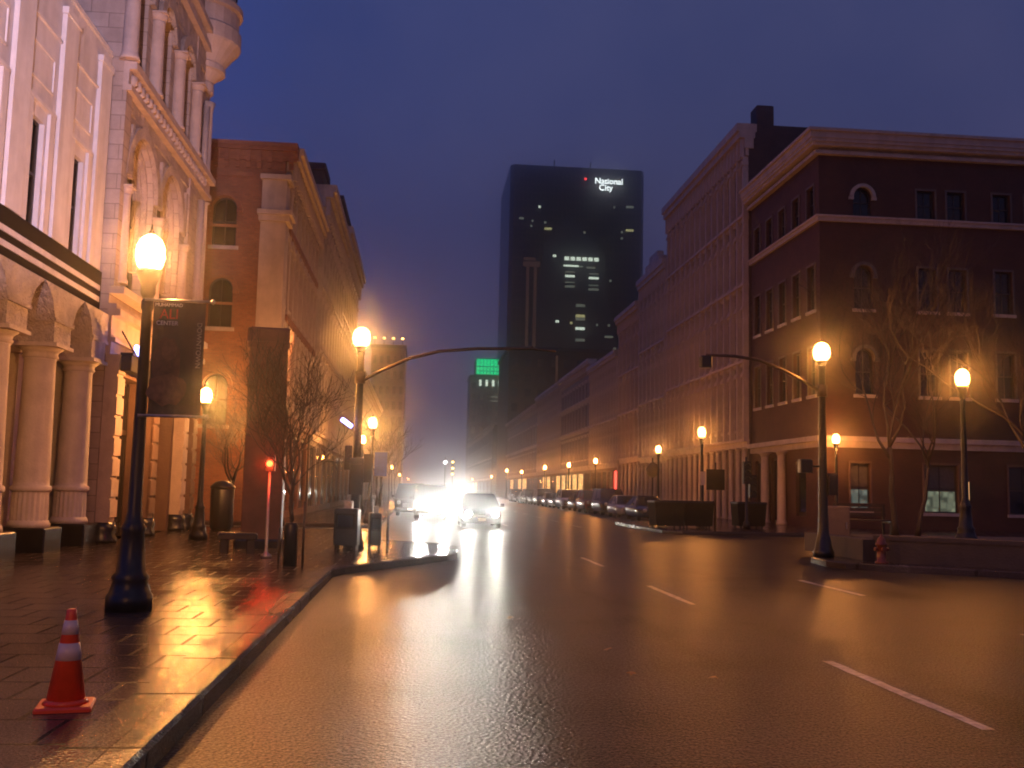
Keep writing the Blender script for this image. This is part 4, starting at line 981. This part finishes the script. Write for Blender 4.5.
def make_bench(loc, rz, label):
    t = empty('bench', loc, rz, label, 'bench')
    q = MB(); 
    for k in range(4): q.box(-.85, .85, -.25+k*.13, -.14+k*.13, .42, .46)
    q.build('seat', M['darkwood'], t)
    q = MB()
    for k in range(3): q.box(-.85, .85, .27+k*.02, .3+k*.02, .55+k*.14, .66+k*.14)
    q.build('backrest', M['darkwood'], t)
    for x in (-.75, .75):
        q = MB(); q.box(x-.03, x+.03, -.22, -.17, 0, .42); q.box(x-.03, x+.03, .22, .27, 0, .9); q.box(x-.03, x+.03, -.169, .219, .36, .419); q.build('leg', M['black'], t)
    return t
make_bench((13.45, 29.25, .55), R(4), 'dark bench on the raised plaza behind the low wall'); 
q = MB(); q.prism([(12.6, 27.6), (21, 27.6), (21, 29.8), (12.6, 29.8)], .15, .55)
tag(q.build('plaza_step', M['wallstone']), kind='structure')
# parking sign by lamp on the right
PS = empty('lit_wall_sign', (26.95, 47.42, 1.6), 0, 'small glowing vertical sign box beside the greenish window', 'sign')
q = MB(); q.bbox(-.2, .2, -.16, .06, 0, 1.0, .02); q.build('case', M['dark'], PS)
q = MB(); q.box(-.16, .16, -.18, -.161, .05, .95); q.build('face', emit('sign_face_amber', (1, .5, .2), .8), PS)

# bins and signs past the crossing
def make_bin(loc, rz, label, w=1.4, h=1.1):
    t = empty('refuse_bin', loc, rz, label, 'refuse bin', 'dark refuse bins past the right crossing')
    q = MB(); q.extr([(-w/2+.08, 0.1), (w/2-.08, .1), (w/2, h), (-w/2, h)], -.45, .45); q.build('body', M['dark'], t)
    q = MB(); q.bbox(-w/2-.03, w/2+.03, -.5, .5, h+.001, h+.1, .04); q.build('lid', M['black'], t)
    for s in (-1, 1):
        for y in (-.35, .35):
            q = MB(); q.T = Matrix.Translation((s*(w/2-.2)-.03, y, .07)) @ Matrix.Rotation(R(90), 4, 'Y'); q.lathe([(.07, 0), (.07, .06)], 0, 0, 10); q.build('wheel', M['rubber'], t)
    return t
b1 = make_bin((10.95, 43.5, .152), R(6), 'dark refuse bin nearest the kerb on the far right corner')
b2 = dup(b1, (12.5, 44.2, .152), R(-4), 'dark refuse bin second from the kerb beside the sign post')
b3 = dup(b1, (15.3, 45.4, .152), R(3), 'dark refuse bin farthest right, near the brick corner building')
SG = empty('sign_post', (13.0, 43.0, .15), 0, 'sign post carrying dark square panels beside the bins', 'sign')
q = MB(); q.tube([(0, 0, 0), (0, 0, 2.9)], .05, 8); q.build('post', M['brownsteel'], SG)
q = MB(); q.bbox(-.42, .4, -.08, -.051, 1.7, 2.6, .01); q.build('sign_panel', M['dark'], SG)
q = MB(); q.bbox(-.68, -.46, -.08, -.05, 1.9, 2.5, .01); q.box(-.46, 0, -.045, -.02, 2.15, 2.2); q.build('side_panel', M['cream'], SG)
SG2 = empty('signal_pole', (14.6, 43.6, .15), 0, 'short post with dark traffic signal heads by the far right crossing', 'signal pole')
q = MB(); q.lathe([(.18, 0), (.14, .3), (.07, .4), (.06, 3.2)], 0, 0, 10); q.build('pole', M['black'], SG2)
signal_head(SG2, -.05, -.2, 2.5); signal_head(SG2, .3, 0, 1.9)
# planters with shrubs at the terrace fronts
HP = empty('hanging_sign', (16.6, 70, .15), 0, 'dark hanging basket post before the tallest terrace front', 'sign')
q = MB(); q.tube([(0, 0, 0), (0, 0, 4.0)], .05, 8); q.build('post', M['black'], HP)
q = MB(); q.lathe([(.1, 2.6), (.4, 2.8), (.5, 3.2), (.3, 3.55), (.05, 3.7)], .0, -.1, 10); q.build('basket', M['bark'], HP)

# ------------------------------------------------------------------ cars
def ring(y, hw, zb, zt, tp=.86, n=4):
    P = [(-hw*.94, zb), (hw*.94, zb), (hw, zb+(zt-zb)*.25), (hw, zb+(zt-zb)*.62), (hw*.97, zt-(zt-zb)*.12), (hw*tp, zt), (-hw*tp, zt), (-hw*.97, zt-(zt-zb)*.12), (-hw, zb+(zt-zb)*.62), (-hw, zb+(zt-zb)*.25)]
    return [(x, y, z) for x, z in P]
def car_paint(name, c):
    m, nt, p = new_mat(name); p.inputs['Base Color'].default_value = (*c, 1); p.inputs['Roughness'].default_value = .25; p.inputs['Metallic'].default_value = .3; p.inputs['Coat Weight'].default_value = .6
    tc = node(nt, 'ShaderNodeTexCoord'); n = node(nt, 'ShaderNodeTexNoise', Scale=60, Detail=2); nt.links.new(tc.outputs['Object'], n.inputs['Vector'])
    bp = node(nt, 'ShaderNodeBump', Strength=.12, Distance=.01); nt.links.new(n.outputs['Fac'], bp.inputs['Height']); nt.links.new(bp.outputs['Normal'], p.inputs['Normal'])
    return m
paints = {k: car_paint('car_paint_'+k, c) for k, c in dict(dark=(.02, .02, .025), blue=(.03, .035, .07), silver=(.35, .34, .34), white=(.6, .58, .55), red=(.2, .02, .02), grey=(.12, .12, .12), tan=(.25, .2, .15)).items()}
def make_car(kind, paint, loc, rz, label, cat, group=None, lights=False):
    t = empty('sedan' if kind == 'sedan' else ('van' if kind == 'van' else 'suv'), loc, rz, label, cat, group)
    if kind == 'sedan':
        body = [(-2.3, .68, .38, .62), (-2.22, .8, .26, .7), (-1.7, .87, .2, .8), (-1.0, .9, .2, .9), (0, .9, .2, .93), (1.4, .9, .2, .95), (2.1, .86, .26, .96), (2.3, .74, .38, .85)]
        cab = [((-1.1, .9), (.80)), ((-.35, 1.4), .62), ((.75, 1.43), .62), ((1.65, .94), .74)]; zc = .9; hl = .66; whl = (-1.4, 1.38)
        prof = [(-1.1, .88), (-.32, 1.42), (.8, 1.42), (1.75, .92)]
    elif kind == 'van':
        body = [(-2.4, .74, .4, .8), (-2.3, .88, .28, .9), (-1.6, .95, .22, 1.05), (-1.0, .96, .22, 1.1), (1.9, .96, .22, 1.12), (2.4, .9, .3, 1.1)]
        prof = [(-1.5, 1.04), (-.7, 1.85), (2.15, 1.85), (2.38, 1.08)]; hl = .78; whl = (-1.55, 1.5)
    else:
        body = [(-2.35, .76, .45, .88), (-2.25, .9, .32, .98), (-1.5, .94, .28, 1.06), (-.9, .95, .28, 1.1), (1.9, .95, .28, 1.12), (2.35, .88, .36, 1.08)]
        prof = [(-1.05, 1.06), (-.4, 1.76), (2.0, 1.78), (2.32, 1.1)]; hl = .82; whl = (-1.45, 1.45)
    b = MB(); b.loft([ring(*r) for r in body])
    bo = b.build('body', paints[paint], t)
    W0 = .84 if kind == 'sedan' else .9; W1 = .62 if kind == 'sedan' else .74
    g_ = MB(); (a, za), (c, zc2), (d, zd), (e, ze) = prof
    lo = [(-W0, a, za), (W0, a, za), (W0, e, ze), (-W0, e, ze)]; hi = [(-W1, c, zc2), (W1, c, zc2), (W1, d, zd), (-W1, d, zd)]
    g_.loft([lo, hi], sm=False); g_.build('cabin_glass', M['glass'], t)
    r_ = MB(); r_.loft([[(x*1.02, y, z-.04) for x, y, z in hi], [(x*1.02, y, z+.01) for x, y, z in hi], [(x*.9, y*.94+.03, z+.05) for x, y, z in hi]], sm=False)
    for s in (-1, 1):
        for (y0, z0, y1, z1) in ((a, za, c, zc2), ((a+e)/2+.1, za, (c+d)/2, zc2), (e, ze, d, zd)):
            r_.tube([(s*W0*1.005, y0, z0), (s*W1*1.01, y1, z1)], .035, 6)
    r_.build('roof', paints[paint], t)
    for s in (-1, 1):
        h = MB(); h.T = Matrix.Translation((s*hl*.86, body[0][0]-.02, .62 if kind == 'sedan' else .8)) @ Matrix.Rotation(R(90), 4, 'X'); h.lathe([(.12, -.05), (.12, .02), (.1, .045), (.03, .06)], 0, 0, 14)
        h.build('headlight', M['head'] if lights else M['rim'], t)
        m_ = MB(); m_.bbox(s*(W0+.13)-.09, s*(W0+.13)+.09, a+.25, a+.35, za+.02, za+.17, .02); m_.build('wing_mirror', paints[paint], t)
        for y in whl:
            w_ = MB(); w_.T = Matrix.Translation((s*.74, y, .33)) @ Matrix.Rotation(R(90), 4, 'Y'); w_.lathe([(.2, -.11), (.31, -.11), (.33, -.07), (.33, .07), (.31, .11), (.2, .11)], 0, 0, 18)
            wo = w_.build('wheel', M['rubber'], t)
            w_ = MB(); w_.T = Matrix.Translation((s*.74, y, .33)) @ Matrix.Rotation(R(90), 4, 'Y'); w_.lathe([(.19, -.09*s-.02), (.19, -.09*s+.02)] if s < 0 else [(.19, .08), (.19, .115)], 0, 0, 12); w_.build('rim', M['rim'], wo)
    y0 = body[0][0]
    q = MB(); q.bbox(-.45, .45, y0-.03, y0+.06, body[0][2]+.12, body[0][3]-.06, .02); q.build('grille', M['black'], t)
    q = MB(); q.bbox(-.78, .78, y0-.07, y0+.1, body[0][2]-.08, body[0][2]+.1, .04); q.build('bumper', paints[paint] if kind == 'sedan' else M['dark'], t)
    q = MB(); q.box(-.16, .16, y0-.085, y0-.071, body[0][2]-.05, body[0][2]+.07); q.build('number_plate', M['whtxt'], t)
    return t
def headlamps(car, z, inten):
    for s in (-1, 1):
        l = bpy.data.lights.new('headlight_beam', 'SPOT'); l.energy = inten; l.spot_size = R(38); l.spot_blend = 1; l.color = (1, .94, .82); l.shadow_soft_size = .09
        o = bpy.data.objects.new('headlight_beam', l); col.objects.link(o); o.parent = car
        o.location = (s*.6, -2.55, z); o.rotation_euler = (R(89.3), 0, R(180))
K1 = make_car('sedan', 'dark', (2.75, 44.5, .004), 0, 'oncoming car with two glaring headlights in the middle lane', 'car', lights=True)
headlamps(K1, .64, 480)
K2 = make_car('suv', 'dark', (.75, 53, .004), R(1), 'oncoming dark van-like car with dazzling high beams, left of the middle lane', 'car', lights=True)
headlamps(K2, .82, 1050)
K5 = make_car('suv', 'dark', (-.1, 75, .004), R(1), 'added oncoming tall car with bright headlights, behind the dazzling van-like car', 'car', lights=True)  # extra car added to widen the headlight glare
headlamps(K5, .82, 1100)
K3 = make_car('suv', 'grey', (3.3, 92, .004), 0, 'distant oncoming car behind the two glaring ones', 'car', lights=True); headlamps(K3, .85, 1500)
K4 = make_car('sedan', 'grey', (6.2, 150, .004), 0, 'most distant oncoming car with small lit headlights', 'car', lights=True); headlamps(K4, .68, 1500)
row = [('sedan', 'dark'), ('sedan', 'silver'), ('van', 'blue'), ('suv', 'red'), ('sedan', 'grey'), ('suv', 'white'), ('sedan', 'dark'), ('sedan', 'tan'), ('van', 'silver'), ('sedan', 'blue'), ('suv', 'grey'), ('sedan', 'white'), ('sedan', 'dark'), ('suv', 'silver')]
ordw = ['first', 'second', 'third', 'fourth', 'fifth', 'sixth', 'seventh', 'eighth', 'ninth', 'tenth', 'eleventh', 'twelfth', 'thirteenth', 'fourteenth']
cache = {}
for i, (k, pc) in enumerate(row):
    y = 60.5 + i*6.3; x = 14.0 + rnd.uniform(-.1, .1)
    lab = f'{pc} {k} parked {ordw[i]} from the crossing along the right kerb'.replace('dark', 'black').replace('suv', 'tall car')
    if (k, pc) in cache: dup(cache[(k, pc)], (x, y, .004), 0, lab)
    else: cache[(k, pc)] = make_car(k, pc, (x, y, .004), 0, lab, 'car' if k != 'van' else 'van', 'cars parked along the right kerb')
for i, (k, pc, y) in enumerate((('van', 'dark', 61), ('suv', 'grey', 69))):
    make_car(k, pc, (-.35 if i == 0 else -.4, y, .004), 0, ('black van', 'grey tall car')[i] + (' parked at the left kerb beyond the crossing', ' parked behind the black van at the left kerb')[i], 'van' if i == 0 else 'car')

# ------------------------------------------------------------------ far traffic signals and fallen leaves
for x, y, lab, c in ((9.0, 260, 'far traffic signal stack glowing amber over the street', 'signalamber'), (6.5, 240, 'far slim post with a small white light', 'officew')):
    t = empty('traffic_signal', (x, y, 0), 0, lab, 'signal')
    q = MB(); q.tube([(0, 0, 0), (0, 0, 9.2)], .1, 6); q.build('pole', M['black'], t)
    if c == 'signalamber':
        q = MB(); q.bbox(-.3, .3, -.25, .25, 5.0, 9.0, .05); hd = q.build('signal_head', M['black'], t)
        for z in (5.4, 6.9, 8.5):
            q = MB(); q.lathe([(.02, z-.3), (.28, z-.1), (.28, z+.1), (.02, z+.3)], 0, -.3, 10); q.build('lens', M[c], hd)
    else:
        q = MB(); q.lathe([(.05, 7.5), (.4, 7.7), (.4, 8.0), (.05, 8.3)], 0, 0, 10); q.build('lamp', emit('white_lamp', (1, .95, .85), 12), t)
for i, (x, y, lab) in enumerate(((2.05, 10.6, 'fallen leaf farthest out on the wet road'), (2.0, 9.2, 'fallen leaf in the middle of the wet road'), (2.7, 9.0, 'fallen leaf nearest the first lane dash'), (1.25, 13.1, 'fallen leaf alone up the road'), (1.2, 6.0, 'fallen leaf at the bottom of the picture on the road'))):
    q = MB(); P = [(math.cos(a)*(.055 if k % 2 else .03), math.sin(a)*(.05 if k % 2 else .025)) for k, a in enumerate([2*math.pi*j/10 for j in range(10)])]
    v = [(a, c, .012 + .012*math.sin(a*40+i)) for a, c in P]
    q.face(v); q.face([(a, c, z-.003) for a, c, z in v][::-1])
    tag(q.build('fallen_leaf', M['leaf'], None, (x, y, .003)), lab, 'leaf', 'fallen leaves on the road').rotation_euler = (0, 0, i*1.3)

# ------------------------------------------------------------------ added spot, unseen behind the camera, to brighten the pale facades
FLt = empty('added_floodlight', (-.6, -4.2, .0), 0, 'added unseen fill lamp on a tall post behind the viewpoint, aimed at pale facades', 'added_floodlight')
q = MB(); q.lathe([(.2, 0), (.12, .4), (.07, 5.0)], 0, 0, 10); q.build('post', M['black'], FLt)
q = MB(); q.bbox(-.24, .24, -.2, .1, 5.0, 5.4, .03); q.build('added_lamp_case', M['black'], FLt)
l = bpy.data.lights.new('added_flood_beam', 'SPOT'); l.energy = 26000; l.spot_size = R(26); l.spot_blend = .55; l.color = (1, .74, 1.0); l.shadow_soft_size = .15
o = bpy.data.objects.new('added_flood_beam', l); col.objects.link(o); o.parent = FLt; o.location = (0, .2, 5.2)
az, el = R(-19), R(12)
dv = Vector((math.sin(az)*math.cos(el), math.cos(az)*math.cos(el), math.sin(el))); o.rotation_euler = dv.to_track_quat('-Z', 'Y').to_euler()
dup(L0, (-3.4, -5.5, .154), 0, 'assumed unseen street lamp standing behind the viewpoint on the left sidewalk', scale=1.0)  # assumed lamp out of view, added to light the cone's near side

# ------------------------------------------------------------------ haze, world, sun, camera
q = MB(); q.box(-140, 200, -60, 560, -1.2, 152)
hz = q.build('haze', None); hz['kind'] = 'stuff'
hm = bpy.data.materials.new('drizzle_haze'); hm.use_nodes = True; nt = hm.node_tree
nt.nodes.remove(nt.nodes['Principled BSDF'])
pv = node(nt, 'ShaderNodeVolumePrincipled'); pv.inputs['Color'].default_value = (.85, .86, .9, 1); pv.inputs['Density'].default_value = .0021; pv.inputs['Anisotropy'].default_value = .97
nt.links.new(pv.outputs[0], nt.nodes['Material Output'].inputs['Volume']); hz.data.materials.clear(); hz.data.materials.append(hm)

w = bpy.data.worlds.new('World'); scn.world = w; w.use_nodes = True; nt = w.node_tree; bg = nt.nodes['Background']
sky = node(nt, 'ShaderNodeTexSky'); sky.sky_type = 'NISHITA'; sky.sun_disc = False; sky.sun_elevation = R(-3); sky.sun_rotation = R(200)
nt.links.new(sky.outputs[0], bg.inputs['Color']); bg.inputs['Strength'].default_value = .06
tc = node(nt, 'ShaderNodeTexCoord'); sx = node(nt, 'ShaderNodeSeparateXYZ'); nt.links.new(tc.outputs['Generated'], sx.inputs[0])
cz0 = ramp(nt, sx.outputs['Z'], [(0, (.062, .048, .105)), (.12, (.056, .049, .125)), (.35, (.044, .05, .14)), (1, (.03, .045, .14))])
lf = node(nt, 'ShaderNodeMixRGB', blend_type='MULTIPLY'); lf.inputs[0].default_value = 1; nt.links.new(cz0, lf.inputs[1])
mr = node(nt, 'ShaderNodeMapRange'); mr.inputs['From Min'].default_value = -.35; mr.inputs['From Max'].default_value = .25; nt.links.new(sx.outputs['X'], mr.inputs['Value'])
nt.links.new(ramp(nt, mr.outputs[0], [(0, (.55, 1.05, 1.75)), (.4, (.85, 1, 1.12)), (1, (.95, .97, .93))]), lf.inputs[2]); cz = lf.outputs[0]
cl = node(nt, 'ShaderNodeTexNoise', Scale=4.5, Detail=5, Roughness=.55); nt.links.new(tc.outputs['Generated'], cl.inputs['Vector'])
cm = node(nt, 'ShaderNodeMixRGB', blend_type='MULTIPLY'); cm.inputs[0].default_value = 1
nt.links.new(cz, cm.inputs[1]); nt.links.new(ramp(nt, cl.outputs['Fac'], [(.3, (.72, .8, .92)), (.7, (1.28, 1.15, 1.05))]), cm.inputs[2])
b2 = node(nt, 'ShaderNodeBackground'); nt.links.new(cm.outputs[0], b2.inputs['Color']); b2.inputs['Strength'].default_value = 1.35
ad = node(nt, 'ShaderNodeAddShader'); nt.links.new(bg.outputs[0], ad.inputs[0]); nt.links.new(b2.outputs[0], ad.inputs[1])
nt.links.new(ad.outputs[0], nt.nodes['World Output'].inputs['Surface'])

sl = bpy.data.lights.new('sun', 'SUN'); sl.energy = .02; sl.angle = R(10); sl.color = (.8, .8, 1)
so_ = bpy.data.objects.new('sun', sl); col.objects.link(so_); so_.rotation_euler = (R(55), 0, R(30))

cam = bpy.data.cameras.new('camera'); co = bpy.data.objects.new('camera', cam); col.objects.link(co); scn.camera = co
cam.sensor_width = 36; cam.lens = 1000/1024*36; cam.clip_end = 4000; cam.clip_start = .1
yaw, pit, rol = R(5.26), R(6.05), R(1.3)
fwd = Vector((math.sin(yaw)*math.cos(pit), math.cos(yaw)*math.cos(pit), math.sin(pit)))
rt0 = Vector((math.cos(yaw), -math.sin(yaw), 0)); up0 = rt0.cross(fwd)
rt = rt0*math.cos(rol) + up0*math.sin(rol); up = up0*math.cos(rol) - rt0*math.sin(rol)
co.matrix_world = Matrix.Translation((0, 0, 1.65)) @ Matrix((rt, up, -fwd)).transposed().to_4x4()

scn.render.engine = 'CYCLES'
cy = scn.cycles
cy.use_denoising = True
try: cy.denoiser = 'OPENIMAGEDENOISE'
except Exception: pass
cy.max_bounces = 6; cy.diffuse_bounces = 2; cy.glossy_bounces = 3; cy.transmission_bounces = 2; cy.volume_bounces = 0; cy.transparent_max_bounces = 4
cy.sample_clamp_indirect = 4; cy.caustics_reflective = False; cy.caustics_refractive = False; cy.use_light_tree = True
cy.pixel_filter_type = 'BLACKMAN_HARRIS'; cy.filter_width = 1.9
vs = scn.view_settings; vs.view_transform = 'Standard'; vs.look = 'None'; vs.exposure = 0; vs.gamma = 1
